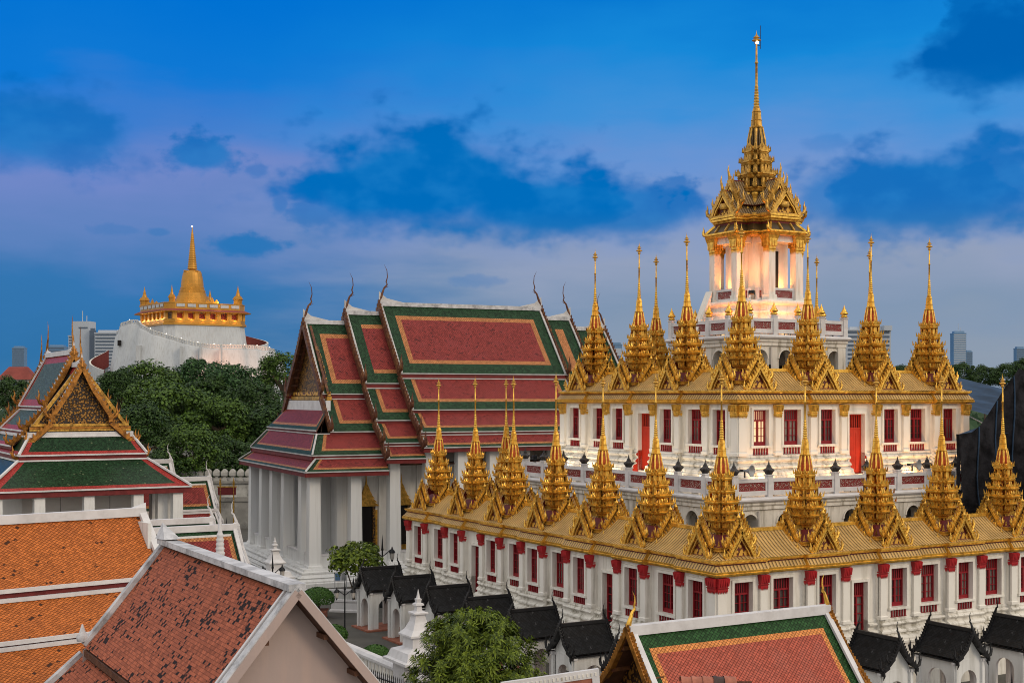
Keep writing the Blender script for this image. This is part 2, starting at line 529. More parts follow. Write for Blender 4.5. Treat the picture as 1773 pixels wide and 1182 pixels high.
def offset_line(pts, w):
    out = []
    for i, p in enumerate(pts):
        a = V(pts[max(i - 1, 0)]); b = V(pts[min(i + 1, len(pts) - 1)])
        d = (b - a).normalized()
        out.append((p[0] + d.y * w, p[1] - d.x * w))
    return out
def ribbon(mb, pts, w, y0, y1, mat):
    """a board following pts in (x, z), w wide, from y0 to y1"""
    q = offset_line(pts, w)
    for i in range(len(pts) - 1):
        mb.extrude([pts[i], pts[i + 1], q[i + 1], q[i]], y0, y1, mat)
def teeth(mb, pts, step, h, y0, y1, mat, lean=.6):
    P = [V(p) for p in pts]
    for i in range(len(P) - 1):
        d = P[i + 1] - P[i]
        L = d.length
        d.normalize()
        nrm = V((-d.y, d.x))
        if nrm.y < 0: nrm = -nrm
        upd = d if d.y > 0 else -d
        n = max(1, int(L / step))
        for k in range(n):
            a = P[i] + d * (L * k / n)
            b = P[i] + d * (L * (k + .72) / n)
            t = (a + b) / 2 + nrm * h + upd * h * lean
            mb.extrude([tuple(a), tuple(b), tuple(t)], y0, y1, mat)
def flame(mb, x, z, h, sx, y, mat, th=.08):
    """an upturned flame-like hook at the foot of a gable, leaning outwards (sx = +1/-1)"""
    path = [(x - sx * .10 * h, y, z - .05 * h), (x + sx * .20 * h, y, z + .10 * h), (x + sx * .30 * h, y, z + .35 * h), (x + sx * .22 * h, y, z + .65 * h), (x + sx * .30 * h, y, z + h)]
    mb.tube(path, [th * .9, th * 1.3, th * 1.1, th * .6, th * .08], 6, mat)
    mb.tube([(x + sx * .26 * h, y, z + .3 * h), (x + sx * .42 * h, y, z + .42 * h), (x + sx * .44 * h, y, z + .62 * h)], [th * .6, th * .5, th * .05], 5, mat)

def panel(mb, A, B, Cc, D, mats, w1=.0, w2=.0, sides=(1, 1, 1, 1), under='brown_wood', thick=.12, sag=0.0, n=1):
    """roof slope A (top left) B (top right) C (bottom right) D (bottom left) with an outer and an inner tile border; sides = border on left, right, top, bottom"""
    A, B, Cc, D = map(V, (A, B, Cc, D))
    Wd = max(.01, ((B - A).length + (Cc - D).length) / 2)
    Hd = max(.01, ((D - A).length + (Cc - B).length) / 2)
    def cuts(L, lo, hi, extra):
        c = {0.0: 0, 1.0: 0}
        if lo:
            for w in (w1, w1 + w2):
                if 0 < w < L * .49: c[w / L] = 0
        if hi:
            for w in (w1, w1 + w2):
                if 0 < w < L * .49: c[1 - w / L] = 0
        for i in range(1, extra): c[i / extra] = 0
        return sorted(c)
    S = cuts(Wd, sides[0], sides[1], 1)
    T = cuts(Hd, sides[2], sides[3], n)
    nrm = (B - A).cross(D - A).normalized()
    if nrm.z < 0: nrm = -nrm
    def P(s_, t):
        p = (A * (1 - s_) + B * s_) * (1 - t) + (D * (1 - s_) + Cc * s_) * t
        return p - V((0, 0, 1)) * (sag * 4 * t * (1 - t))
    ax = (B - A + Cc - D)
    if ax.length < 1e-6: ax = Cc - D
    ax.normalize()
    def UV(s_, t):
        p = P(s_, t)
        return ((p - A).dot(ax) + 100, t * Hd + 100)
    for i in range(len(S) - 1):
        for j in range(len(T) - 1):
            sc_, tc_ = (S[i] + S[i + 1]) / 2 * Wd, (T[j] + T[j + 1]) / 2 * Hd
            ds = [(sc_, sides[0]), (Wd - sc_, sides[1]), (tc_, sides[2]), (Hd - tc_, sides[3])]
            dm = min([d for d, k in ds if k] or [99])
            m = mats[0] if dm < w1 else (mats[1] if dm < w1 + w2 else mats[2])
            q = [(S[i], T[j]), (S[i], T[j + 1]), (S[i + 1], T[j + 1]), (S[i + 1], T[j])]
            vs = [P(*k) for k in q]
            nn = (vs[1] - vs[0]).cross(vs[3] - vs[0])
            f = (0, 1, 2, 3) if nn.z > 0 else (3, 2, 1, 0)
            mb.add(vs, [f], m, uvs=[UV(*k) for k in q])
    o = nrm * thick
    qs = [A - o, B - o, Cc - o, D - o]
    mb.add([A, B, Cc, D] + qs, [(4, 5, 6, 7), (0, 4, 7, 3), (1, 2, 6, 5), (3, 7, 6, 2), (0, 1, 5, 4)], under)

def chofa(mb, x, z, s, y, mat, dirx=-1, r=.1):
    """the slender horn finial of a Thai gable, in the x-z plane, curving towards dirx and back"""
    pts = [(0.10, -.5), (.0, 0), (-.20, .55), (-.34, .95), (-.60, 1.25), (-.52, 1.45), (-.62, 1.8), (-.58, 2.3), (-.36, 2.75)]
    rr = [1.5, 1.6, 1.2, .95, .75, .7, .5, .35, .05]
    mb.tube([(x - dirx * a * s, y, z + b * s) for a, b in pts], [r * s * k for k in rr], 7, mat, flat=.8)
    mb.tube([(x - dirx * -.36 * s, y, z + .98 * s), (x - dirx * -.72 * s, y, z + 1.12 * s)], [r * s * .7, r * s * .1], 5, mat)

def upper_spire(mb, z0, sx, sz, core='bell_red', gold='gilt'):
    """bell with gilt ribs, shaft, beads and rod; 1:1 it is 3.44 m high"""
    Z = lambda z: z0 + z * sz
    mb.loft([redent(.25 * sx, Z(0)), redent(.24 * sx, Z(.3)), redent(.17 * sx, Z(.75))], core)
    for k in range(8):
        a = 2 * math.pi * k / 8
        c, s_ = math.cos(a), math.sin(a)
        def rib(r, z, w):
            x, y = r * sx * c, r * sx * s_
            return [(x - s_ * w * sx, y + c * w * sx, z), (x + c * .035 * sx, y + s_ * .035 * sx, z), (x + s_ * w * sx, y - c * w * sx, z), (x - c * .05 * sx, y - s_ * .05 * sx, z)]
        mb.loft([rib(.27, Z(0), .042), rib(.255, Z(.3), .034), rib(.19, Z(.72), .044), rib(.15, Z(.80), .03)], gold)
    mb.loft([redent(.20 * sx, Z(.75)), redent(.21 * sx, Z(.80)), redent(.165 * sx, Z(.84)), redent(.15 * sx, Z(1.05)), redent(.165 * sx, Z(1.07)), redent(.145 * sx, Z(1.1)), redent(.125 * sx, Z(1.38)), redent(.14 * sx, Z(1.40)), redent(.12 * sx, Z(1.43)), redent(.10 * sx, Z(1.55))], gold)
    pr = []
    for k in range(8):
        z = 1.55 + .9 * k / 8
        r = .098 - .045 * k / 8
        pr += [(r * .72 * sx, Z(z)), (r * sx, Z(z + .04)), (r * sx, Z(z + .075)), (r * .72 * sx, Z(z + .1))]
    pr += [(.040 * sx, Z(2.46)), (.036 * sx, Z(3.3)), (.055 * sx, Z(3.32)), (.055 * sx, Z(3.36)), (.034 * sx, Z(3.38)), (.028 * sx, Z(4.13))]
    mb.lathe(pr, 10, gold)
def finial_mb(mb, z0, sx, sz, gold='old_gilt'):
    pr = [(.03, 0), (.06, .03), (.10, .10), (.055, .15), (.05, .17), (.17, .22), (.19, .26), (.06, .34), (.05, .36), (.13, .39), (.14, .42), (.05, .47), (.09, .50), (.04, .55), (.03, .6), (.012, .7), (.0, .86)]
    mb.lathe([(r * sx, z0 + z * sz) for r, z in pr], 10, gold)

def antefix(mb, r, z, h, mat, per=3, w=.16):
    for t in range(4):
        M0 = mb.M
        mb.M = M0 @ rotz(t * math.pi / 2)
        for k in range(per):
            x = (k - (per - 1) / 2) * (r * .72 / max(1, per - 1)) if per > 1 else 0
            big = 1.35 if k == per // 2 else 1.0
            mb.add([(x - w / 2 * big, -r, z), (x + w / 2 * big, -r, z), (x, -r - .03, z + h * big), (x - w / 2 * big, -r + .07, z), (x + w / 2 * big, -r + .07, z)], [(0, 1, 2), (4, 3, 2), (3, 0, 2), (1, 4, 2), (0, 3, 4, 1)], mat)
        for sx in (-1, 1):
            x = sx * r * .80
            y = -r * .80
            mb.add([(x - w / 2, y, z), (x, y - w / 2, z), (x + w / 2, y, z), (x, y + w / 2, z), (x + sx * .05, y - .05, z + h * 1.2)], [(0, 1, 4), (1, 2, 4), (2, 3, 4), (3, 0, 4), (3, 2, 1, 0)], mat)
        mb.M = M0

# ------------------------------------------------------------------ ground
g = MB()
for i in range(20):
    for j in range(20):
        x0, x1 = -9000 + 900 * i, -9000 + 900 * (i + 1)
        y0, y1 = -400 + 600 * j, -400 + 600 * (j + 1)
        g.add([(x0, y0, -.03), (x1, y0, -.03), (x1, y1, -.03), (x0, y1, -.03)], [(0, 1, 2, 3)], 'earth')
structure(g.build('ground'))
g = MB()
g.add([(-90, 12, 0), (120, 12, 0), (120, 150, 0), (-90, 150, 0)], [(0, 1, 2, 3)], 'paving')
structure(g.build('pavement'))

# ------------------------------------------------------------------ the tiered temple with the gilt spires
S = 4.6
LX, LY, LRZ = 3.1937 * S, 17.06 * S, R(30)
temple = thing('tiered_temple', 'white tiered temple with many golden spires, red windows and a tall central spire tower', 'temple', (LX, LY, 0), LRZ)

def prof(mb, pts, mats, half, s0, s1, off=0.0, m0=False, m1=False, cap='plaster'):
    """sweep a wall profile of (out, z) points along a face whose wall plane is at -Y; m0/m1: mitre that end at the corner"""
    def row(end, s, mit):
        r = []
        for o, z in pts:
            o += off
            x = s
            if mit: x = (half + o) * (-1 if end == 0 else 1)
            r.append((x, -(half + o), z))
        return r
    a, b = row(0, s0, m0), row(1, s1, m1)
    n = len(pts)
    # seam length for ribbed roofs
    acc = [0]
    for i in range(1, n):
        acc.append(acc[-1] + math.hypot(pts[i][0] - pts[i - 1][0], pts[i][1] - pts[i - 1][1]))
    for i in range(n - 1):
        m = mats if isinstance(mats, str) else mats[i]
        mb.add([a[i], b[i], b[i + 1], a[i + 1]], [(0, 1, 2, 3)], m, uvs=[(a[i][0] + 50, acc[i]), (b[i][0] + 50, acc[i]), (b[i + 1][0] + 50, acc[i + 1]), (a[i + 1][0] + 50, acc[i + 1])])
    if not m0: mb.add(a, [tuple(range(n - 1, -1, -1))], cap)
    if not m1: mb.add(b, [tuple(range(n))], cap)

def tier(z, half, axes, doors, ring, colour, ground):
    """one gallery storey. z: lift above the lowest one"""
    wall, eave, roof, rib, base = MB(), MB(), MB(), MB(), MB()
    openings = []
    mids = [(axes[i] + axes[i + 1]) / 2 for i in range(len(axes) - 1)]
    bw = 1.30
    for k in range(4):
        rot = rotz(-k * math.pi / 2)
        for q in (wall, eave, roof, rib, base): q.M = rot
        segs = []
        for i, c in enumerate(axes):
            a = c - bw if i else None
            b = c + bw if i < len(axes) - 1 else None
            segs.append((a, b, c, 0.0, 'axis', i))
            if i < len(axes) - 1: segs.append((c + bw, axes[i + 1] - bw, mids[i], -.22, 'mid', i))
        for a, b, c, off, kind, i in segs:
            m0, m1 = a is None, b is None
            aa = -half if m0 else a
            bb = half if m1 else b
            door = kind == 'mid' and i in doors
            w = 1.04 if kind == 'axis' else (.90 if door else 1.18)
            zt = z + (5.27 if door else 5.81)
            zb = z + (2.42 if door else 3.96)
            if door and ground > 1: zt, zb, w = z + 5.55, z + 2.30, 1.15
            y0, y1 = -(half + off), -(half + off) + .42
            x0, x1 = c - w / 2, c + w / 2
            za, zc = z + 3.44, z + 6.12
            vis = k in (0, 1)
            if vis:
                wall.box(aa, x0, y0, y1, zb if door else za, zc, 'plaster')
                wall.box(x1, bb, y0, y1, zb if door else za, zc, 'plaster')
                wall.box(x0, x1, y0, y1, zt, zc, 'plaster')
                if not door:
                    wall.box(x0, x1, y0, y1, z + 3.84, zb, 'plaster')
                    wall.box(x0, x1, y0, y1, za, z + 3.50, 'plaster')
                # raised white surround
                f = .13
                wall.box(x0 - f, x0, y0 - .07, y0, zb, zt, 'plaster')
                wall.box(x1, x1 + f, y0 - .07, y0, zb, zt, 'plaster')
                wall.box(x0 - f, x1 + f, y0 - .075, y0, zt, zt + f, 'plaster')
                if not door: wall.box(x0 - f - .05, x1 + f + .05, y0 - .11, y0, zb - .12, zb, 'plaster')
                openings.append((k, c, off, w, zb, zt, door, kind, i))
            else:
                wall.box(aa, bb, y0, y1, za, zc, 'plaster')
            # base mouldings, cut through at a door
            P_ = [(0, z + 3.44), (.07, z + 3.43), (.09, z + 3.36), (.07, z + 3.30), (.16, z + 3.27), (.20, z + 3.20), (.15, z + 3.13), (.05, z + 3.08), (.04, z + 2.99), (.16, z + 2.93), (.24, z + 2.86), (.24, z + 2.78), (.14, z + 2.73),
                  (.16, z + 2.66), (.36, z + 2.60), (.40, z + 2.52), (.40, z + 2.44), (.46, z + 2.40), (.46, z + 2.30), (.40, z + 2.26), (.42, ground)]
            mm = 'weathered_plaster'
            if door:
                prof(base, P_ + [(-.5, ground), (-.5, z + 3.44)], mm, half, aa, x0, off, m0, False, 'bright_red' if ground > 1 else mm)
                prof(base, P_ + [(-.5, ground), (-.5, z + 3.44)], mm, half, x1, bb, off, False, m1, 'bright_red' if ground > 1 else mm)
                prof(base, [(-.1, zb), (.05, zb), (.05, zb - .2), (.3, zb - .2), (.3, zb - .4), (.5, zb - .4), (.5, ground), (-.5, ground)], mm, half, x0 + .002, x1 - .002, off, False, False, mm)
            else:
                prof(base, P_ + [(-.5, ground), (-.5, z + 3.44)], mm, half, aa, bb, off, m0, m1, mm)
            # eaves: fascia, lower strip of roofing, dark gap, cornice
            E = [(-.30, 6.06), (.24, 6.13), (.26, 6.17), (.31, 6.18), (.33, 6.25), (.29, 6.27), (.31, 6.34), (.26, 6.36), (.08, 6.60), (.04, 6.60), (.04, 6.65), (.13, 6.66), (.16, 6.69), (.14, 6.72), (.20, 6.75), (.20, 6.82), (.0, 6.83)]
            em = ['old_gilt', 'gilt', 'gilt', 'gilt', 'gilt', 'gilt', 'gilt', 'gilt_roofing', 'maroon_board', 'maroon_board', 'maroon_board', 'gilt', 'gilt', 'gilt', 'gilt', 'gilt']
            prof(eave, [(o, z + h) for o, h in E] + [(-.4, z + 6.83)], em + ['gilt'], half, aa, bb, off, m0, m1, 'gilt')
        # gallery roof
        rr = half - ring
        RP = [(.06, 6.83), (-.25, 6.99), (-.60, 7.22), (-1.0, 7.53), (-rr, 7.90), (-rr - .4, 7.62), (-rr - 1.1, 7.0), (-rr - 1.1, 6.0)]
        prof(roof, [(o, z + h) for o, h in RP], 'gilt_roofing', half, -half, half, 0, True, True)
        prof(rib, [(-rr + .1, z + 7.84), (-rr + .1, z + 8.0), (-rr - .1, z + 8.0), (-rr - .1, z + 7.84)], 'gilt', half, -half, half, 0, True, True)
        # near-black sheet painted in for the shade inside the gallery
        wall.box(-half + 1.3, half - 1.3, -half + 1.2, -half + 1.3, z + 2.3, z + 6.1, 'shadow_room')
        for q in (wall, eave, roof, rib, base): q.M = Matrix.Identity(4)
    # pilasters
    caps = []
    pil0 = None
    for k in (0, 1):
        for i, c in enumerate(axes):
            for sx in (-1, 1):
                x = c + sx * 1.10
                corner = (sx < 0 and i == 0) or (sx > 0 and i == len(axes) - 1)
                wd_ = .40 if not corner else .50
                if corner: x = sx * (half - .19)
                if pil0 is None:
                    pil = MB()
                    pil.loft([[(-w_, -a_, h_), (w_, -a_, h_), (w_, .05, h_), (-w_, .05, h_)] for w_, a_, h_ in ((.25, .19, 3.445), (.25, .19, 3.58), (.20, .14, 3.62), (.20, .14, 6.04))], 'plaster')
                    pil0 = o = pil.build('pilaster', temple)
                else:
                    o = pil0.copy()
                    C.objects.link(o)
                p = rotz(-k * math.pi / 2) @ V((x, -half, 0))
                o.location = (p.x, p.y, z)
                o.rotation_euler = (0, 0, -k * math.pi / 2)
                o.scale = (wd_ / .40, 1, 1)
                caps.append((k, x, -half - .14, wd_, corner))
    wall.build('wall', temple)
    base.build('plinth', temple)
    eave.build('cornice', temple)
    roof.build('roof', temple)
    rib.build('roof_ridge', temple)
    # capitals
    pro = None
    for k, x, y, wd_, corner in caps:
        o = None
        if pro is None:
            mb = MB()
            mb.box(-.21, .21, -.03, .19, 5.52, 5.62, colour)
            mb.frustum((.215, .05), (.225, .07), 5.62, 5.66, colour)
            mb.box(-.20, .20, -.035, .19, 5.66, 5.72, colour)
            for j in range(5):
                xx = -.18 + .09 * j
                mb.frustum((.032, .05), (.042, .09), 5.72, 6.05, colour, xx * 1.08, -.03)
            mb.frustum((.20, .06), (.245, .09), 5.71, 6.08, colour, 0, .03)
            for j in range(6):
                xx = -.175 + .07 * j
                mb.add([(xx - .035, -.035, 5.53), (xx + .035, -.035, 5.53), (xx, -.02, 5.38), (xx - .035, .0, 5.53), (xx + .035, .0, 5.53)], [(1, 0, 2), (3, 4, 2), (0, 3, 2), (4, 1, 2)], colour)
            for j in range(3):
                yy = .02 + .06 * j
                for sx in (-1, 1):
                    mb.add([(sx * .21, yy - .03, 5.53), (sx * .21, yy + .03, 5.53), (sx * .205, yy, 5.40), (sx * .18, yy, 5.53)], [(0, 1, 2), (1, 3, 2), (3, 0, 2)], colour)
            pro = o = mb.build('capital', temple)
        else:
            o = pro.copy()
            C.objects.link(o)
        m = rotz(-k * math.pi / 2)
        p = m @ V((x, y, 0))
        o.location = (p.x, p.y, z)
        o.rotation_euler = (0, 0, -k * math.pi / 2)
        o.scale = (wd_ / .40 * 1.06, 1.3, 1.0)
    return openings

FACEROT = lambda k: -k * math.pi / 2
AX1 = [-14.19, -9.2, -4.6, 0, 4.6, 9.2, 14.19]
AX2 = [-6.98, -2.33, 2.33, 6.98]
op1 = tier(0.0, 15.64, AX1, (1, 4), 14.19, 'red_paint', 0.0)
op2 = tier(7.52, 8.46, AX2, (1,), 6.98, 'gilt', 8.6)

# windows and doors
def make_window(w, h, lit):
    f, p, b, q = MB(), MB(), MB(), MB()
    t = .07
    zt = h * .70
    for x0, x1 in ((-w / 2, -w / 2 + t), (w / 2 - t, w / 2)): f.box(x0, x1, -.05, .05, 0, h, 'window_red')
    f.box(-w / 2 + t, w / 2 - t, -.05, .05, 0, t * 1.3, 'window_red')
    f.box(-w / 2 + t, w / 2 - t, -.05, .05, h - t, h, 'window_red')
    f.box(-w / 2 + t, w / 2 - t, -.055, .05, zt - .04, zt + .04, 'window_red')
    f.box(-.045, .045, -.05, .05, t * 1.3, zt - .04, 'window_red')
    for sx in (-1, 1):
        xm = sx * w / 4
        f.box(xm - .015, xm + .015, -.03, .03, t * 1.3, zt - .04, 'window_red')
        for j in (1, 2):
            z = t * 1.3 + (zt - t * 1.3) * j / 3
            a, c_ = sorted((sx * .036, sx * (w / 2 - t)))
            f.box(a, c_, -.025, .025, z - .014, z + .014, 'window_red')
        a, c_ = sorted((sx * .036, sx * (w / 2 - t)))
        f.box(a, c_, -.04, .04, t * 1.3, t * 1.3 + .1, 'window_red')
    nb = 7
    for j in range(nb):
        x = -w / 2 + t + (w - 2 * t) * (j + .5) / nb
        b.box(x - .026, x + .026, -.03, .02, zt + .04, h - t, 'window_red')
    q.box(-w / 2, w / 2, -.22, -.10, -.46, -.12, 'weathered_plaster')
    q.box(-w / 2, w / 2, -.30, -.22, -.475, -.455, 'window_red')
    for j in range(6):
        x = -w / 2 + w * (j + .5) / 6
        q.box(x - .026, x + .026, -.30, -.24, -.46, -.12, 'window_red')
    p.box(-w / 2, w / 2, .06, .08, 0, h, 'lamp_glass' if lit else 'dark_glass')
    return f, p, b, q
def make_door(w, h, bright):
    f, p, b = MB(), MB(), MB()
    c = 'bright_red' if bright else 'window_red'
    t = .07
    zt = h * .76
    for x0, x1 in ((-w / 2, -w / 2 + t), (w / 2 - t, w / 2)): f.box(x0, x1, -.05, .05, 0, h, c)
    f.box(-w / 2 + t, w / 2 - t, -.05, .05, h - t, h, c)
    f.box(-w / 2 + t, w / 2 - t, -.055, .05, zt - .04, zt + .04, c)
    for j in range(6):
        x = -w / 2 + t + (w - 2 * t) * (j + .5) / 6
        b.box(x - .026, x + .026, -.03, .02, zt + .04, h - t, c)
    if bright:
        for sx in (-1, 1):
            a, c_ = sorted((sx * .004, sx * (w / 2)))
            f.box(a, c_, -.03, .05, 0, zt - .04, c)
            f.box(sx * w / 4 - .12, sx * w / 4 + .12, -.045, -.028, .2, .9, c)
            f.box(sx * w / 4 - .12, sx * w / 4 + .12, -.045, -.028, 1.05, zt - .25, c)
    else:
        f.box(-.035, .035, -.05, .05, 0, zt - .04, c)
        for sx in (-1, 1):
            a, c_ = sorted((sx * .036, sx * (w / 2 - t)))
            for j in range(5):
                z = zt * j / 5
                f.box(a, c_, -.025, .025, z, z + (.25 if j == 0 else .05), c)
    p.box(-w / 2, w / 2, .06, .08, 0, h, 'maroon_board' if bright else 'dark_glass')
    return f, p, b, None
winpro = {}
LIT = {(1, 0, -6.98)}
for lvl, ops, half in ((0, op1, 15.64), (1, op2, 8.46)):
    for k, c, off, w, zb, zt, door, kind, i in ops:
        lit = (lvl, k, c) in LIT
        key = (door, round(w, 2), lvl if door else 0, lit)
        m = rotz(FACEROT(k))
        pos = m @ V((c, -(half + off) + .26, zb))
        if key not in winpro:
            f, p, b, q = make_door(w, zt - zb, lvl == 1) if door else make_window(w, zt - zb, lit)
            o = f.build('door' if door else 'window', temple)
            p.build('pane', o)
            b.build('grille', o)
            if q: q.build('balustrade', o)
            winpro[key] = o
        else:
            o = dup(winpro[key], parent=temple)
        o.location = pos
        o.rotation_euler = (0, 0, FACEROT(k))
        if lit: o['label'] = 'window with a warm light behind it'

# ------------------------------------------------------------------ spires
def spire_body():
    mb = MB()
    G, RD = 'gilt', 'spire_cells'
    
    sq = lambda r, z: [(-r, -r, z), (r, -r, z), (r, r, z), (-r, r, z)]
    mb.loft([sq(.98, -.3), sq(.98, .28), sq(1.0, .29), sq(1.10, .34), sq(1.06, .40), sq(1.10, .48), sq(.92, .50), sq(.36, .96)], ['red_paint', 'red_paint', G, G, G, G, 'maroon_board'])
    antefix(mb, 1.0, .48, .30, G, 1, .2)
    for k in range(8):
        a = 2 * math.pi * (k + .5) / 8
        mb.lathe([(.05, .80), (.05, 1.05), (.07, 1.1)], 6, G, .23 * math.cos(a), .23 * math.sin(a), False)
    mb.loft([redent(.19, .5), redent(.19, 1.1)], 'maroon_board')
    mb.loft([redent(.28, 1.06), redent(.31, 1.14), redent(.44, 1.2), redent(.50, 1.3)], G)
    tiers_ = [(1.30, .50, .56, 1.58, .66), (1.70, .60, .62, 1.98, .84), (2.10, .64, .54, 2.40, .76), (2.52, .50, .40, 2.88, .58), (3.00, .36, .32, 3.46, .46)]
    for z0, rb, rt, zl, rl in tiers_:
        mb.loft([redent(rb * .93, z0), redent(rt * .90, zl)], RD, cap=False)
        for t in range(4):
            M0 = mb.M
            mb.M = rotz(t * math.pi / 2)
            for j in (0, 2):
                x = (j - 1) * rb * .13
                mb.loft([[(x - .05, -rb * .97 - .02, z0), (x + .05, -rb * .97 - .02, z0), (x + .05, -rb * .9, z0), (x - .05, -rb * .9, z0)], [(x - .04, -rt * .97 - .03, zl), (x + .04, -rt * .97 - .03, zl), (x + .04, -rt * .9, zl), (x - .04, -rt * .9, zl)]], G)
            for sx in (-1, 1):
                x, y = sx * rb * .74, -rb * .74
                mb.frustum((.06, .06), (.06, .06), z0, zl, G, x, y)
            mb.M = M0
        mb.loft([redent(rl * .88, zl - .06), redent(rl, zl), redent(rl * 1.02, zl + .05), redent(rl * .95, zl + .08), redent(rl * .98, zl + .12), redent(rl * .80, zl + .14)], G)
        antefix(mb, rl * .96, zl + .11, .24, G, 3, .15)
        
    mb.loft([redent(.30, 3.58), redent(.34, 3.66), redent(.30, 3.72)], G)
    upper_spire(mb, 3.70, 1.18, .98)
    return mb
def gable_mb(w, h, y, z0, depth, mb, inner):
    """one steep gilt gable facing -Y at y; w half width"""
    L = [(-w, z0), (-w * .80, z0 + h * .10), (-w * .62, z0 + h * .36), (-w * .50, z0 + h * .46), (0, z0 + h)]
    Rr = [(-x, z) for x, z in L][::-1]
    top = offset_line(L, -.05)
    # roof sheets behind the boards
    for sx in (-1, 1):
        A = (0, y + .06, z0 + h - .05); B = (0, y + depth, z0 + h - .05)
        Cc = (sx * w * .92, y + depth, z0 + .02); D = (sx * w * .92, y + .06, z0 + .02)
        panel(mb, A, B, Cc, D, ('gilt_roofing',) * 3, under='maroon_board', thick=.05)
    ribbon(mb, L, .11, y - .05, y + .07, 'gilt')
    ribbon(mb, Rr, .11, y - .05, y + .07, 'gilt')
    li = offset_line(L, .19)
    ri = offset_line(Rr, .19)
    ribbon(mb, li, .05, y + .0, y + .08, 'old_gilt')
    ribbon(mb, ri, .05, y + .0, y + .08, 'old_gilt')
    teeth(mb, L, .17, .18, y - .03, y + .05, 'gilt', .7)
    teeth(mb, Rr, .17, .18, y - .03, y + .05, 'gilt', .7)
    for sx in (-1, 1):
        flame(mb, sx * w * .95, z0 + .02, .48, sx, y, 'gilt', .055)
        flame(mb, sx * w * .60, z0 + h * .38, .30, sx, y, 'gilt', .04)
    mb.lathe([(.07, z0 + h - .02), (.10, z0 + h + .06), (.09, z0 + h + .12), (.03, z0 + h + .18), (.035, z0 + h + .24), (.0, z0 + h + .42)], 8, 'gilt', 0, y + .02)
    mb.extrude([(-w * .78, z0 + .04), (w * .78, z0 + .04), (w * .45, z0 + h * .5), (0, z0 + h * .94), (-w * .45, z0 + h * .5)], y + .12 + inner, y + .16 + inner, 'gilt_carving')
    mb.extrude([(-w * .95, z0 + .02), (w * .95, z0 + .02), (0, z0 + h * .98)], y + .17 + inner, y + .19 + inner, 'maroon_board')
    mb.box(-w * .82, w * .82, y + .0, y + .2, z0 - .08, z0 + .03, 'gilt')
    mb.box(-w * .70, w * .70, y + .08, y + .2, z0 + .03, z0 + .10, 'maroon_board')
def make_spire():
    o = spire_body().build('spire', temple)
    f = MB(); finial_mb(f, 7.72, .95, .88); f.build('finial', o)
    g0 = None
    for t in range(4):
        if g0 is None:
            mb = MB()
            gable_mb(.84, 1.16, -1.20, .58, .24, mb, .0)
            gable_mb(.90, 1.22, -1.40, .02, .20, mb, .0)
            g0 = q = mb.build('gable', o)
        else:
            q = g0.copy()
            C.objects.link(q)
            q.parent = o
        q.rotation_euler = (0, 0, t * math.pi / 2)
    return o
sp = make_spire()
first = True
for axes, half, z, sc in ((AX1, 14.19, 6.83, 1.0), (AX2, 6.98, 14.35, 1.05)):
    pts = set()
    for a in axes:
        for p in ((a, -half), (a, half), (-half, a), (half, a)): pts.add((round(p[0], 2), round(p[1], 2)))
    for x, y in sorted(pts):
        if x > 14 and -12 < y < 8: continue          # wrapped by the scaffold netting, none of it shows
        o = sp if first else dup(sp, parent=temple)
        first = False
        o.location = (x, y, z)
        o.scale = (sc * random.uniform(.985, 1.015), sc * random.uniform(.985, 1.015), sc * random.uniform(.99, 1.008))
        o.rotation_euler = (random.uniform(-.004, .004), random.uniform(-.004, .004), random.uniform(-.02, .02))

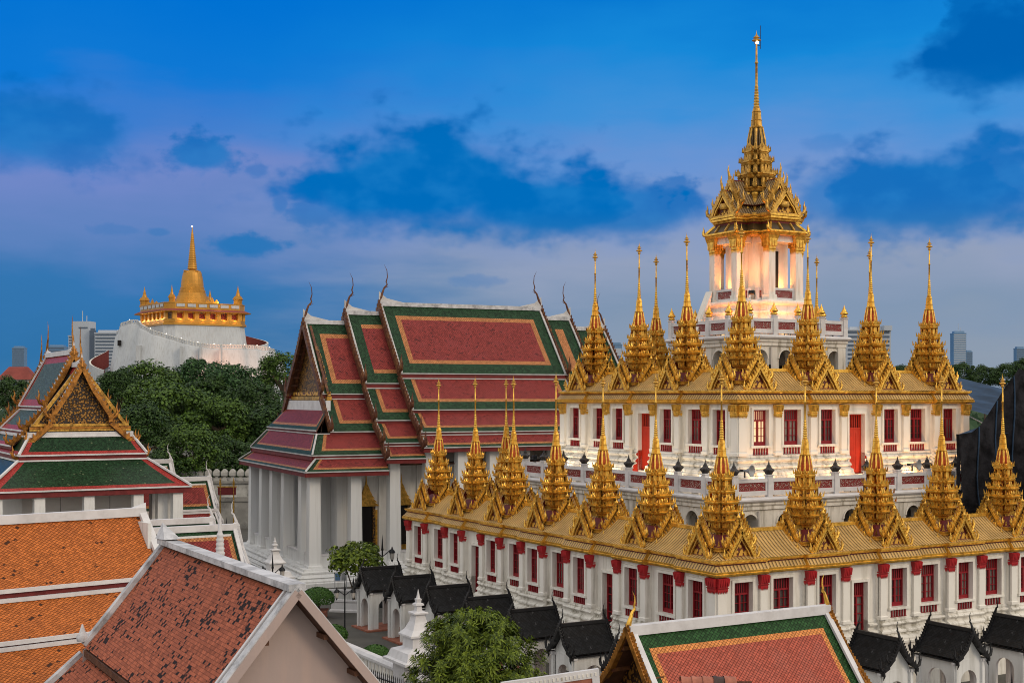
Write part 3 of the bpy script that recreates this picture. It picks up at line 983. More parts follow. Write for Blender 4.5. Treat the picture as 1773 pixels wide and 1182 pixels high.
# ------------------------------------------------------------------ terraces: arcaded wall, rounded string course, balustrade with red lattice
def terrace(half, z, depth, posts, lotus, arch):
    wall, roll, bal, lat = MB(), MB(), MB(), MB()
    cap0 = None
    lot = []
    for k in range(4):
        for q in (wall, roll, bal, lat): q.M = rotz(FACEROT(k))
        P_ = [(-.3, z), (.0, z), (.12, z - .02), (.19, z - .09), (.19, z - .16), (.12, z - .24), (.02, z - .27), (.05, z - .36), (.02, z - .42), (-.03, z - .46), (-.02, z - .62), (-.08, z - .66), (-.3, z - .66)]
        prof(roll, P_, ['trim_white'] * 6 + ['weathered_plaster'] * 6, half, -half, half, 0, True, True)
        # wall with arched openings
        n = arch
        step = 2 * half / n
        ar, zt_ = .50, z - 1.35
        wy0, wy1 = -half + .12, -half + .7
        if k in (0, 1):
            x = -half
            for i in range(n):
                c = -half + step * (i + .5)
                wall.box(x, c - ar, wy0, wy1, z - depth, z - .66, 'weathered_plaster')
                pts = [(c - ar, zt_)] + [(c - ar * math.cos(math.pi * j / 10), zt_ + ar * math.sin(math.pi * j / 10)) for j in range(1, 10)] + [(c + ar, zt_)]
                for j in range(10):
                    a, b = pts[j], pts[j + 1]
                    wall.extrude([a, b, (b[0], z - .66), (a[0], z - .66)], wy0, wy1, 'weathered_plaster')
                    a2 = (c + (a[0] - c) * 1.18, zt_ + (a[1] - zt_) * 1.18); b2 = (c + (b[0] - c) * 1.18, zt_ + (b[1] - zt_) * 1.18)
                    wall.extrude([a, b, b2, a2], wy0 - .05, wy0, 'plaster')
                x = c + ar
            wall.box(x, half, wy0, wy1, z - depth, z - .66, 'weathered_plaster')
            wall.box(-half, half, wy1 + .9, wy1 + 1.0, z - depth, z - .7, 'inner_plaster')
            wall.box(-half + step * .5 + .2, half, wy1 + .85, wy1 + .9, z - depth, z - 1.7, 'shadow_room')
        else:
            wall.box(-half, half, wy0, wy1, z - depth, z - .66, 'weathered_plaster')
        # balustrade
        hb = .92
        yb = -half + .12
        stp = 2 * (half - .12) / posts
        for i in range(posts + 1):
            c = -half + .12 + stp * i
            if i < posts:
                if k in (0, 1, 2, 3):
                    bal.box(c - .15, c + .15, yb - .15, yb + .15, z, z + hb + .14, 'trim_white')
                    bal.box(c - .19, c + .19, yb - .19, yb + .19, z + hb + .14, z + hb + .20, 'trim_white')
                lot.append((k, c, yb, z + hb + .20))
                x0, x1 = c + .15, c + stp - .15
                bal.box(x0, x1, yb - .10, yb + .10, z + hb - .18, z + hb, 'trim_white')
                bal.box(x0, x1, yb - .08, yb + .08, z + .09, z + .32, 'trim_white')
                bal.box(x0, x0 + .12, yb - .075, yb + .075, z + .32, z + hb - .18, 'trim_white')
                bal.box(x1 - .12, x1, yb - .075, yb + .075, z + .32, z + hb - .18, 'trim_white')
                lat.box(x0 + .12, x1 - .12, yb - .04, yb + .04, z + .35, z + hb - .21, 'lattice')
                lat.box(x0 + .12, x1 - .12, yb - .06, yb + .06, z + .32, z + .35, 'window_red')
                lat.box(x0 + .12, x1 - .12, yb - .06, yb + .06, z + hb - .21, z + hb - .18, 'window_red')
    for q, nm in ((wall, 'terrace_wall'), (roll, 'string_course'), (bal, 'balustrade'), (lat, 'lattice')):
        q.M = Matrix.Identity(4)
        if nm == 'lattice':
            q.build(nm, balo)
        else:
            o = q.build(nm, temple)
            if nm == 'balustrade': balo = o
    for k, x, y, zz in lot:
        p = rotz(FACEROT(k)) @ V((x, y, zz))
        if cap0 is None:
            mb = MB()
            if lotus == 'gilt':
                mb.lathe([(.12, 0), (.20, .04), (.21, .10), (.12, .16), (.22, .20), (.24, .27), (.17, .37), (.14, .39), (.15, .43), (.09, .50), (.095, .53), (.05, .60), (.0, .80)], 12, 'gilt')
            else:
                mb.loft([redent(r, z_) for r, z_ in ((.12, 0), (.17, .02), (.20, .10), (.27, .19), (.27, .24), (.15, .32), (.13, .33), (.09, .45), (.04, .52), (.02, .66), (.003, .7))], 'dark_lotus')
            cap0 = o = mb.build('post_finial', temple)
        else:
            o = cap0.copy()
            C.objects.link(o)
        o.location = p
terrace(10.26, 8.99, 4.0, 9, 'dark', 9)
terrace(3.73, 17.54, 3.2, 4, 'gilt', 4)
fl = MB()
fl.add([(-10.1, -10.1, 8.97), (10.1, -10.1, 8.97), (10.1, 10.1, 8.97), (-10.1, 10.1, 8.97)], [(0, 1, 2, 3)], 'weathered_plaster')
fl.add([(-3.7, -3.7, 17.52), (3.7, -3.7, 17.52), (3.7, 3.7, 17.52), (-3.7, 3.7, 17.52)], [(0, 1, 2, 3)], 'weathered_plaster')
fl.build('terrace_floor', temple)

# ------------------------------------------------------------------ the central tower
tw, tb = MB(), MB()
def cross(o, p, z, q=None):
    """cross plan: arms reach out to o, arm half width p, re-entrant core corner at q"""
    q = q if q is not None else p + .35
    pts = []
    for t in range(4):
        c, s_ = (1, 0, -1, 0)[t], (0, 1, 0, -1)[t]
        for x, y in ((o, -p), (o, p), (q, p), (q, q), (p, q)): pts.append(((x * c - y * s_), (x * s_ + y * c), z))
    return pts
ZB = 17.54
TO, TP = 2.45, 1.02
steps = [(.62, 17.54), (.62, 17.75), (.55, 17.80), (.50, 18.05), (.36, 18.15), (.36, 18.30), (.44, 18.34), (.44, 18.45), (.30, 18.55), (.20, 18.75), (.20, 18.85), (.28, 18.9), (.28, 19.0), (.16, 19.05), (.10, 19.3), (.16, 19.36), (.34, 19.44), (.36, 19.55), (.30, 19.62), (.12, 19.66)]
tb.loft([cross(TO + o, TP + .20 + o, z, 1.72 + o) for o, z in steps], 'plaster')
# sloping side wing of the stair at the left
tb.add([(-TO - .6, .9, ZB), (-TO - .6, 1.5, ZB), (-TO - .2, 1.5, 20.3), (-TO - .2, .9, 20.3), (-TO - 1.5, .9, ZB), (-TO - 1.5, 1.5, ZB)], [(4, 0, 3), (5, 2, 1), (4, 3, 2, 5), (0, 1, 2, 3)], 'plaster')
tb.build('plinth', temple)
# core
tw.loft([cross(1.55, .75, 19.6, 1.30), cross(1.55, .75, 23.4, 1.30)], 'plaster')
for k in range(4):
    tw.M = rotz(k * math.pi / 2)
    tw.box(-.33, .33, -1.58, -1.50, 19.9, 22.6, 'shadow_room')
    tw.box(-TP - .1, TP + .1, -TO, -1.3, 23.05, 23.40, 'plaster')
tw.M = Matrix.Identity(4)
tow = tw.build('tower', temple)
colp = None
for k in range(4):
    for sx in (-1, 1):
        for yy in (-TO + .0, ):
            p = rotz(k * math.pi / 2) @ V((sx * TP, yy + .12, 0))
            if colp is None:
                mb = MB()
                mb.box(-.24, .24, -.24, .24, 19.64, 22.72, 'plaster')
                mb.box(-.30, .30, -.30, .30, 19.64, 19.95, 'plaster')
                colp = o = mb.build('column', tow)
                cp = MB()
                cp.frustum((.25, .25), (.27, .27), 22.55, 22.62, 'gilt')
                cp.box(-.27, .27, -.27, .27, 22.68, 22.76, 'gilt')
                cp.frustum((.25, .25), (.25, .25), 22.62, 22.68, 'gilt')
                cp.frustum((.24, .24), (.42, .42), 22.76, 23.42, 'gilt')
                for t in range(4):
                    cp.M = rotz(t * math.pi / 2)
                    for j in range(5):
                        xx = -.2 + .1 * j
                        cp.frustum((.035, .03), (.06, .03), 22.76, 23.36, 'gilt', xx * 1.2, -.33)
                        cp.add([(xx - .05, -.255, 22.55), (xx + .05, -.255, 22.55), (xx, -.25, 22.36), (xx, -.20, 22.55)], [(1, 0, 2), (0, 3, 2), (3, 1, 2)], 'gilt')
                cp.M = Matrix.Identity(4)
                cap_t = cp.build('capital', temple)
                cpo = cap_t
            else:
                o = colp.copy(); C.objects.link(o)
                cpo = cap_t.copy(); C.objects.link(cpo)
            o.location = cpo.location = p
            o.rotation_euler = cpo.rotation_euler = (0, 0, k * math.pi / 2)
# low parapets with red lattice between the columns
for k in range(4):
    for w_, x_, yy in ((2 * (TP - .24), 0, -TO), (.42, 1.34, -TO + .5), (.42, -1.34, -TO + .5)):
        pp, pl = MB(), MB()
        h_ = w_ / 2
        pp.box(-h_, h_, 0, .22, 19.64, 19.78, 'trim_white')
        pp.box(-h_, h_, 0, .22, 20.22, 20.36, 'trim_white')
        for sx in (-1, 1):
            a, b = sorted((sx * h_, sx * (h_ - .12)))
            pp.box(a, b, .02, .20, 19.78, 20.22, 'trim_white')
        pl.box(-h_ + .12, h_ - .12, .06, .14, 19.78, 20.22, 'lattice')
        ppo = pp.build('parapet', tow)
        pl.build('lattice', ppo)
        ppo.rotation_euler = (0, 0, k * math.pi / 2)
        ppo.location = rotz(k * math.pi / 2) @ V((x_, yy, 0))
# tower roofs
tr = MB()
EO, EP, EQ = 2.80, 1.36, 1.95
def ring(o, z): return cross(EO + o, EP + o, z, EQ + o)
tr.loft([ring(-.3, 23.40), ring(.0, 23.42), ring(.04, 23.50), ring(-.02, 23.54), ring(.05, 23.60), ring(.05, 23.68), ring(-.05, 23.72), ring(-.38, 24.14), ring(-.42, 24.15), ring(-.42, 24.24), ring(-.30, 24.28), ring(-.34, 24.36), ring(-.22, 24.42), ring(-.22, 24.52), ring(-.16, 24.56), ring(-.16, 24.66), ring(-.5, 24.68)],
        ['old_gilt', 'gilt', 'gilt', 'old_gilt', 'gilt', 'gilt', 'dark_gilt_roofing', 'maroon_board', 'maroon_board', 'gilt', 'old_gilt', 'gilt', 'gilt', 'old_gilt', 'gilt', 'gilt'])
for t in range(4):
    tr.M = rotz(t * math.pi / 2)
    for sx in (-1, 1):
        flame(tr, sx * (EP + .02), 23.62, .55, sx, -EO, 'gilt', .08)
        # hip ribs on the lower roof
        tr.beam((sx * EP, -EO, 23.72), (sx * (EP - .38), -EO + .38, 24.16), .12, .12, 'gilt')
        tr.beam((sx * .45, -EO, 23.72), (sx * .45, -EO + .36, 24.16), .10, .1, 'old_gilt')
tr.M = Matrix.Identity(4)
tr.build('roof', tow)
def big_gable(mb, w, h, y, z0, depth):
    L = [(-w, z0), (-w * .82, z0 + h * .08), (-w * .64, z0 + h * .36), (-w * .52, z0 + h * .44), (0, z0 + h)]
    Rr = [(-x, z) for x, z in L][::-1]
    for sx in (-1, 1):
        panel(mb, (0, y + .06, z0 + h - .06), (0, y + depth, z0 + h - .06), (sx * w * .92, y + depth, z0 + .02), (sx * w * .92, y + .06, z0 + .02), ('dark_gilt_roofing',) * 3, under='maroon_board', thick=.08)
    for pts in (L, Rr):
        ribbon(mb, pts, .20, y - .05, y + .08, 'old_gilt')
        ribbon(mb, offset_line(pts, .23), .08, y, y + .12, 'gilt')
        teeth(mb, pts, .16, .17, y - .02, y + .05, 'old_gilt', .5)
    for sx in (-1, 1):
        flame(mb, sx * w * .96, z0 + .05, .75, sx, y, 'old_gilt', .085)
        flame(mb, sx * w * .62, z0 + h * .40, .5, sx, y, 'old_gilt', .06)
    mb.tube([(0, y, z0 + h), (0, y - .06, z0 + h + .25), (0, y - .12, z0 + h + .5), (0, y - .05, z0 + h + .8)], [.09, .08, .05, .01], 6, 'old_gilt')
    mb.extrude([(-w * .78, z0 + .04), (w * .78, z0 + .04), (w * .45, z0 + h * .5), (0, z0 + h * .92), (-w * .45, z0 + h * .5)], y + .2, y + .3, 'gilt_carving')
    mb.lathe([(.30, z0 + .35), (.36, z0 + .5), (.3, z0 + .68), (.05, z0 + .72)], 10, 'old_gilt', 0, y + .2)
gp = None
for t in range(4):
    if gp is None:
        mb = MB()
        big_gable(mb, 1.28, 1.55, -2.60, 24.72, 1.6)
        big_gable(mb, 1.10, 1.65, -2.05, 25.30, 1.6)
        mb.box(-1.25, 1.25, -2.62, -1.2, 24.60, 24.74, 'old_gilt')
        gp = o = mb.build('gable', tow)
    else:
        o = gp.copy(); C.objects.link(o); o.parent = tow
    o.rotation_euler = (0, 0, t * math.pi / 2)
# corner aedicules, drum and rings
td = MB()
G2 = 'old_gilt'
td.loft([redent(1.75, 24.66), redent(1.75, 24.80), redent(1.5, 24.86), redent(1.35, 25.0)], G2)
td.loft([redent(.86, 24.9), redent(.86, 26.2)], 'maroon_board')
for k in range(4):
    a = math.pi / 2 * k + math.pi / 4
    for j in (-1, 0, 1):
        b = a + j * .42
        r = 1.18 if j == 0 else 1.12
        td.lathe([(.16, 24.9), (.16, 25.1), (.12, 25.12), (.12, 25.75), (.2, 26.0), (.2, 26.1)], 8, 'gilt', r * math.cos(b), r * math.sin(b), False)
    x, y = 1.45 * math.cos(a), 1.45 * math.sin(a)
    td.M = Matrix.Translation((x, y, 0)) @ rotz(a + math.pi / 2)
    td.box(-.55, .55, -.25, .3, 24.66, 24.86, G2)
    flame(td, .35, 24.86, .6, .3, -.1, 'gilt', .07)
    flame(td, -.35, 24.86, .6, -.3, -.1, 'gilt', .07)
    td.M = Matrix.Identity(4)
rings_ = [(26.0, 1.06, 1.16, 26.36), (26.55, .96, .84, 27.22), (27.35, .79, .68, 28.0), (28.10, .64, .54, 28.62)]
for i, (z0, rb, rt, zl) in enumerate(rings_):
    rl = (1.24, 1.10, .89, .71)[i]
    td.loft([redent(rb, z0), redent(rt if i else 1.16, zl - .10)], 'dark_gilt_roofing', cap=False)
    td.loft([redent(rl * .86, zl - .22), redent(rl * .96, zl - .16), redent(rl, zl - .08), redent(rl * .94, zl - .03), redent(rl, zl + .02), redent(rl, zl + .10), redent(rl * .72, zl + .14)], G2)
    antefix(td, rl * .97, zl + .08, .42 - .05 * i, G2, 3, .26)
    antefix(td, rl * .84, zl - .42, .2, 'gilt', 5, .14)
    for t in range(4):
        td.M = rotz(t * math.pi / 2)
        for j in range(3):
            td.frustum((.09, .09), (.07, .07), z0, zl - .15, G2, (j - 1) * rb * .32, -rb * .97)
        for sx in (-1, 1):
            td.frustum((.10, .10), (.08, .08), z0, zl - .15, G2, sx * rb * .72, -rb * .72)
            flame(td, sx * rl * .70, zl + .06, .5 - .06 * i, sx * .7, -rl * .70, G2, .06)
        td.M = Matrix.Identity(4)
td.loft([redent(.58, 28.70), redent(.64, 28.82), redent(.56, 28.94), redent(.5, 29.0)], G2)
antefix(td, .6, 28.86, .25, G2, 3, .2)
upper_spire(td, 28.95, 1.95, 1.53, core='dark_gilt_roofing', gold='old_gilt')
tdo = td.build('spire', temple)
f = MB(); finial_mb(f, 35.15, 1.5, 1.0); f.tube([(.22, -.1, 34.9), (.22, -.1, 36.3)], .02, 5, 'black_metal'); f.beam((0, 0, 35.1), (.22, -.1, 35.1), .03, .03, 'black_metal')
f.lathe([(.10, 35.16), (.10, 35.24), (.06, 35.30)], 8, 'white_lens', -.1, -.18)
f.build('finial', tdo)

# ------------------------------------------------------------------ Thai halls with stepped roofs
GF = rotz(-math.pi / 2)          # gable drawing plane (front -y) -> front towards local -X
GB = rotz(math.pi / 2)
def hall_roof(root, tiers_, segs, mats, w1, w2, trim, barge, chofa_m, skirts, ends, fascia=.32, trimw=.16, cs=1.0, verge='trim_white', chofa_r=.1, beam_h=.34):
    """tiers_: (y_top, z_top, y_bottom, z_bottom); segs: (x0, x1, dz, front gable, back gable); skirts: hipped front eaves (x_top, x_bottom) for the first segment"""
    nseg = len(segs)
    for si, (x0, x1, dz, fg, bgab) in enumerate(segs):
        mb = MB()
        tr = MB()
        for ti, (yt, zt, yb, zb) in enumerate(tiers_):
            hip = skirts[ti] if (si == 0 and skirts and skirts[ti]) else None
            for sy in (-1, 1):
                xa = xb = x0
                if hip: xa, xb = hip[0], hip[1]
                xe = x1
                A, B, Cc, D = (xa, sy * yt, zt + dz), (xe, sy * yt, zt + dz), (xe, sy * yb, zb + dz), (xb, sy * yb, zb + dz)
                panel(mb, A, B, Cc, D, mats[ti], w1[ti], w2[ti], sides=(1, 1 if (bgab or si == nseg - 1) else 0, 1 if ti == 0 else 0, 1), sag=.12 if ti == 0 else .05, n=4 if ti == 0 else 2)
                nz = .05
                # white edge at the foot, dark red board under it, white cap at the head
                tr.beam((xb, sy * yb, zb + dz - .02), (xe, sy * yb, zb + dz - .02), trimw, trimw, trim)
                mb.box(xb, xe, sy * (yb - .12), sy * (yb - .06), zb + dz - fascia - .06, zb + dz - .08, 'maroon_board')
                if ti: tr.beam((xa, sy * yt, zt + dz + .04), (xe, sy * yt, zt + dz + .04), trimw * 1.3, trimw, trim)
                up = (V(D) - V(A)).normalized()
                nn = (V(B) - V(A)).cross(V(D) - V(A)).normalized()
                if nn.z < 0: nn = -nn
                if hip: tr.beam(V(A) + nn * .06, V(D) + nn * .06, trimw * 1.6, trimw, trim, up=nn)
                elif fg: tr.beam(V(A) + nn * .05 + V((.18, 0, 0)), V(D) + nn * .05 + V((.18, 0, 0)), min(.22, trimw * 1.8), .1, trim, up=nn)
                if bgab: tr.beam(V(B) + nn * .05 - V((.18, 0, 0)), V(Cc) + nn * .05 - V((.18, 0, 0)), min(.22, trimw * 1.8), .1, trim, up=nn)
            if hip:
                panel(mb, (xa, -yt, zt + dz), (xa, yt, zt + dz), (xb, yb, zb + dz), (xb, -yb, zb + dz), mats[ti], w1[ti], w2[ti], sides=(1, 1, 0, 1), sag=.05, n=2)
                tr.beam((xb, -yb, zb + dz - .02), (xb, yb, zb + dz - .02), trimw, trimw, trim)
                mb.box(xb + .06, xb + .12, -yb, yb, zb + dz - fascia - .06, zb + dz - .08, 'maroon_board')
                tr.beam((xa, -yt, zt + dz + .04), (xa, yt, zt + dz + .04), trimw * 1.3, trimw, trim)
        zr = tiers_[0][1] + dz
        # ridge, swept up a little at the gables
        tr.beam((x0, 0, zr + .06), (x1, 0, zr + .06), .34, beam_h, verge)
        for xx, s_, on in ((x0, 1, fg), (x1, -1, bgab)):
            if on: tr.add([(xx, -.15, zr + .1), (xx, .15, zr + .1), (xx + s_ * 2.0 * cs, -.15, zr + .2), (xx + s_ * 2.0 * cs, .15, zr + .2), (xx, 0, zr + 1.0 * cs), (xx + s_ * .6 * cs, 0, zr + .50 * cs)], [(0, 2, 5, 4), (1, 4, 5, 3), (2, 3, 5), (0, 4, 1)], trim)
        o = mb.build('roof', root)
        tr.build('roof_trim', o)
        for on, xx, G in ((fg, x0, GF), (bgab, x1, GB)):
            if not on: continue
            front = si == 0 and on is fg and xx == x0
            bb = MB()
            bb.M = Matrix.Translation((xx, 0, 0)) @ G
            nt = ends if (si == 0 or si == nseg - 1) else len(tiers_)
            if isinstance(nt, (list, tuple)): nt = nt[0]
            path = []
            for ti in range(nt):
                yt, zt, yb, zb = tiers_[ti]
                if ti == 0: path.append((0, zt + dz + .22))
                if ti == 0:
                    path.append(((yt * .55 + yb * .45), (zt * .55 + zb * .45) + dz + .02))
                path.append((yb * .985, zb + dz + .42))
                path.append((yb + .06, zb + dz + .12))
                if ti < nt - 1: path.append((yb + .02, zb + dz - .12))
            for sx in (-1, 1):
                for i in range(len(path) - 1):
                    a, b = path[i], path[i + 1]
                    d = (V(b) - V(a))
                    if d.length < .02: continue
                    d.normalize()
                    n_ = V((-abs(d.y), -abs(d.x))) * (.40 if cs > .9 else .30) * cs ** .5
                    bb.extrude([(sx * a[0], a[1]), (sx * b[0], b[1]), (sx * (b[0] + n_.x), b[1] + n_.y), (sx * (a[0] + n_.x), a[1] + n_.y)], -.10, .12, barge)
                tp = [(sx * a, b) for a, b in path]
                teeth(bb, tp, .34 * cs, .26 * cs, -.05, .05, barge, .5)
                for ti in range(nt):
                    yt, zt, yb, zb = tiers_[ti]
                    flame(bb, sx * (yb + .05), zb + dz + .15, 1.25 * cs if ti == 0 else 1.05 * cs, sx, 0, chofa_m, .11 * cs)
            bb.build('bargeboard', o)
            cb = MB()
            cb.M = Matrix.Translation((xx, 0, 0)) @ (Matrix.Identity(4) if xx == x0 else rotz(math.pi))
            chofa(cb, .05, zr + .3, cs, 0, chofa_m, dirx=1, r=chofa_r)
            cb.build('chofa', o)

def rect(x0, x1, y0, y1, o, z): return [(x0 - o, y0 - o, z), (x1 + o, y0 - o, z), (x1 + o, y1 + o, z), (x0 - o, y1 + o, z)]

# ---- the large ordination hall
UR = R(25)
uc = V((-15.3 - .423 * 10, 96 + .906 * 10, 0))
hall = thing('ordination_hall', 'large white columned hall with stacked red, orange and green tiled roofs and slender horn finials', 'temple hall', uc, UR)
HT = [(0, 21.7, 5.0, 15.9), (4.95, 15.45, 7.5, 13.0), (7.35, 12.8, 9.4, 11.3), (9.3, 11.02, 10.4, 10.14)]
HS = [(2.8, 6.5, -1.65, True, False), (6.3, 9.5, -.8, True, False), (9.3, 24.4, 0, True, True), (24.2, 27.3, -.8, False, True), (27.1, 30.8, -1.65, False, True)]
RGO = ('hall_green', 'hall_orange', 'hall_red')
hall_roof(hall, HT, HS, [RGO] * 4, [1.15, .95, .62, .36], [.42, .34, .26, .22], 'trim_grey', 'barge_brown', 'barge_brown', [None, None, (1.75, .8), (1.1, 0.0)], 2, cs=1.12, verge='mossy_white', trimw=.085, chofa_r=.075)
mb = MB()
# hipped apron under the front gable and the white band over it
panel(mb, (2.9, -6.2, 12.95), (2.9, 6.2, 12.95), (1.7, 7.3, 11.45), (1.7, -7.3, 11.45), RGO, .45, .28, sides=(1, 1, 0, 1), sag=.05, n=2)
mb.beam((1.7, -7.3, 11.43), (1.7, 7.3, 11.43), .1, .1, 'trim_grey')
mb.box(1.78, 1.84, -7.2, 7.2, 11.0, 11.36, 'maroon_board')
mb.box(2.95, 3.3, -5.9, 5.9, 12.93, 13.72, 'trim_white')
mb.build('roof', hall)
mb = MB()
mb.M = Matrix.Translation((3.5, 0, 0)) @ GF
mb.extrude([(-5.2, 13.7), (5.2, 13.7), (3.3, 16.4), (0, 19.7), (-3.3, 16.4)], 0, .1, 'dim_carving')
mb.box(-5.6, 5.6, -.35, 0, 13.75, 14.05, 'old_gilt')
mb.box(-5.3, 5.3, -.25, 0, 14.1, 14.4, 'gilt_carving')
for sx in (-1, 1): mb.beam((sx * 5.3, -.15, 13.9), (0, -.15, 19.8), .2, .3, 'barge_brown')
mb.M = Matrix.Identity(4)
for k in range(9):
    for sy in (-1, 1):
        t = (k + .5) / 9
        mb.beam((2.9, sy * t * 5.0, 20.05 - t * 5.8 - .25), (3.6, sy * t * 5.0, 20.05 - t * 5.8 - .25), .16, .16, 'brown_wood')
mb.build('gable', hall)
for dz, xx in ((-.8, 6.6), (0, 9.6)):
    mb = MB()
    mb.M = Matrix.Translation((xx, 0, 0)) @ GF
    mb.extrude([(-9.2, 10.5 + dz), (9.2, 10.5 + dz), (7.4, 12.6 + dz), (4.9, 15.2 + dz), (0, 21.3 + dz), (-4.9, 15.2 + dz), (-7.4, 12.6 + dz)], 0, .12, 'brown_wood')
    mb.build('gable', hall)
mb = MB()
st = [(1.3, 0), (1.3, .35), (1.2, .40), (1.2, .5), (1.05, .62), (.95, .66), (1.02, .74), (.85, .8), (.70, .95), (.74, 1.0), (.74, 1.1), (.55, 1.16), (.5, 1.3)]
mb.loft([rect(.5, 31, -9.6, 9.6, o, z) for o, z in st], 'hall_plaster')
mb.build('plinth', hall)
mb = MB()
mb.box(5.2, 29, -6.4, 6.4, 1.3, 10.3, 'hall_plaster')
mb.box(1.2, 30.0, -9.0, 9.0, 8.75, 8.85, 'brown_wood')
mb.box(9.4, 26, -9.5, 9.5, 9.8, 9.95, 'brown_wood')
for x in (6.0, 8.9, 12.1, 15.3): mb.box(x - 1.9, x - 1.0, -6.55, -6.35, 1.3, 10.2, 'hall_plaster')
mb.build('wall', hall)
col0 = None
def hall_col(x, y, top, w=.47):
    global col0
    if col0 is None:
        mb = MB()
        mb.loft([[(sx * r, sy * r, z) for sx, sy in ((-1, -1), (1, -1), (1, 1), (-1, 1))] for r, z in ((.58, 0), (.58, .12), (.50, .2), (.47, .3), (.41, 1.0))], 'hall_plaster')
        # unit-high tapered column
        mb = MB()
        mb.loft([[(sx * r, sy * r, z) for sx, sy in ((-1, -1), (1, -1), (1, 1), (-1, 1))] for r, z in ((.56, 0), (.56, .02), (.49, .03), (.47, .05), (.40, 1.0))], 'hall_plaster')
        col0 = o = mb.build('column', hall)
    else:
        o = col0.copy(); C.objects.link(o)
    o.location = (x, y, 1.3)
    o.scale = (w / .47, w / .47, top - 1.3)
for y in (-9.1, -6.8, -1.8, 1.8, 5.2, 8.9): hall_col(1.0, y, 8.75)
for x in (4.2, 7.3): hall_col(x, -9.1, 8.95)
for x in (4.2,): hall_col(x, 8.9, 8.95)
for x in (4.0,):
    for y in (-6.2, -2.0, 2.0, 6.0): hall_col(x, y, 9.1, .42)
for x in (10.1, 12.8, 15.5, 18.2, 20.9): hall_col(x, -9.3, 10.3)
for a, b in ((-8.6, -7.3), (-6.3, -2.3), (2.3, 4.7), (5.7, 8.4)):
    mb = MB(); mb.box(.85, 1.1, a, b, 1.3, 2.15, 'hall_plaster'); mb.box(.80, 1.15, a, b, 2.15, 2.27, 'trim_white'); mb.build('parapet', hall)
for a, b in ((1.5, 3.7), (4.7, 6.8), (7.8, 9.7)):
    mb = MB(); mb.box(a, b, -9.2, -8.95, 1.3, 2.15, 'hall_plaster'); mb.box(a, b, -9.24, -8.91, 2.15, 2.27, 'trim_white'); mb.build('parapet', hall)
w0 = None
for x in (6.0, 8.9, 12.1, 15.3):
    if w0 is None:
        mb = MB()
        for sx in (-1, 1):
            mb.box(sx * .62 - .10, sx * .62 + .10, -.16, .1, 0, 3.1, 'dim_carving')
            mb.box(sx * .82 - .09, sx * .82 + .09, -.10, .1, 0, 2.8, 'old_gilt')
        mb.box(-1.0, 1.0, -.22, .1, -.35, 0, 'old_gilt')
        for j, (w, z) in enumerate(((1.05, 3.1), (.85, 3.4), (.66, 3.7), (.46, 4.0), (.3, 4.3))): mb.extrude([(-w, z), (w, z), (w * .55, z + .34), (0, z + .62), (-w * .55, z + .34)], -.22 + .02 * j, .1, 'old_gilt')
        mb.tube([(0, -.05, 4.6), (0, -.05, 5.0), (0, -.05, 5.6)], [.12, .07, .01], 6, 'old_gilt')
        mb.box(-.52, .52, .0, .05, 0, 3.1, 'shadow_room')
        w0 = o = mb.build('window', hall)
    else:
        o = w0.copy(); C.objects.link(o)
    o.location = (x, -6.42, 2.4)

# ---- the chapel at the left with the gilt gable
cpos = at(142, 700, 88)
CR = R(30 + 90)
chapel = thing('chapel', 'columned chapel with a gilded carved gable over green and red tiled eaves', 'temple hall', (cpos.x, cpos.y, 0), CR)
CT = [(0, 16.2, 2.0, 12.5), (1.95, 12.2, 3.3, 10.85), (3.25, 10.55, 4.15, 9.85)]
CS = [(0.0, 2.9, -.05, True, False), (2.6, 12.4, .85, True, True), (12.2, 15.0, 0, False, True)]
CM = ('chapel_red', 'chapel_red', 'chapel_teal')
hall_roof(chapel, CT, CS, [CM] * 3, [.5, .4, .3], [.12, .1, .1], 'trim_white', 'bronze_gilt', 'bronze_gilt', None, 3, cs=.85, fascia=.2, trimw=.09, chofa_r=.11)
mb = MB()
for (xt, yt, zt), (xb, yb, zb) in (((.1, 3.4, 11.3), (-.75, 4.15, 10.15)), ((-.65, 4.2, 9.75), (-3.0, 6.6, 7.95))):
    big = yb > 5
    m3 = ('chapel_red', 'chapel_green', 'chapel_green') if big else ('chapel_red', 'chapel_red', 'chapel_green')
    for A, B, Cc, D in (((xt, -yt, zt), (xt, yt, zt), (xb, yb, zb), (xb, -yb, zb)), ((xt, -yt, zt), (16, -yt, zt), (16, -yb, zb), (xb, -yb, zb)), ((xt, yt, zt), (16, yt, zt), (16, yb, zb), (xb, yb, zb))):
        panel(mb, A, B, Cc, D, m3, .55 if big else .3, .1, sides=(1, 1, 0, 1), sag=.07, n=3)
    for sy in (-1, 1):
        mb.beam((xt, sy * yt, zt + .08), (xb, sy * yb, zb + .08), .15, .12, 'trim_white')
        mb.beam((xb, sy * yb, zb), (16, sy * yb, zb), .1, .1, 'trim_white')
        mb.beam((xt, sy * yt, zt + .05), (16, sy * yt, zt + .05), .13, .1, 'trim_white')
        mb.box(xb + .1, 16, sy * (yb - .16), sy * (yb - .08), zb - .42, zb - .06, 'maroon_board')
    mb.beam((xb, -yb, zb), (xb, yb, zb), .1, .1, 'trim_white')
    mb.beam((xt, -yt, zt + .05), (xt, yt, zt + .05), .13, .1, 'trim_white')
    mb.box(xb + .08, xb + .16, -yb, yb, zb - .42, zb - .06, 'maroon_board')
mb.build('roof', chapel)
mb = MB()
mb.M = Matrix.Translation((.55, 0, 0)) @ GF
mb.extrude([(-3.0, 12.0), (3.0, 12.0), (1.75, 13.4), (0, 16.0), (-1.75, 13.4)], 0, .1, 'dim_carving')
mb.box(-3.3, 3.3, -.3, 0, 11.85, 12.0, 'bronze_gilt')
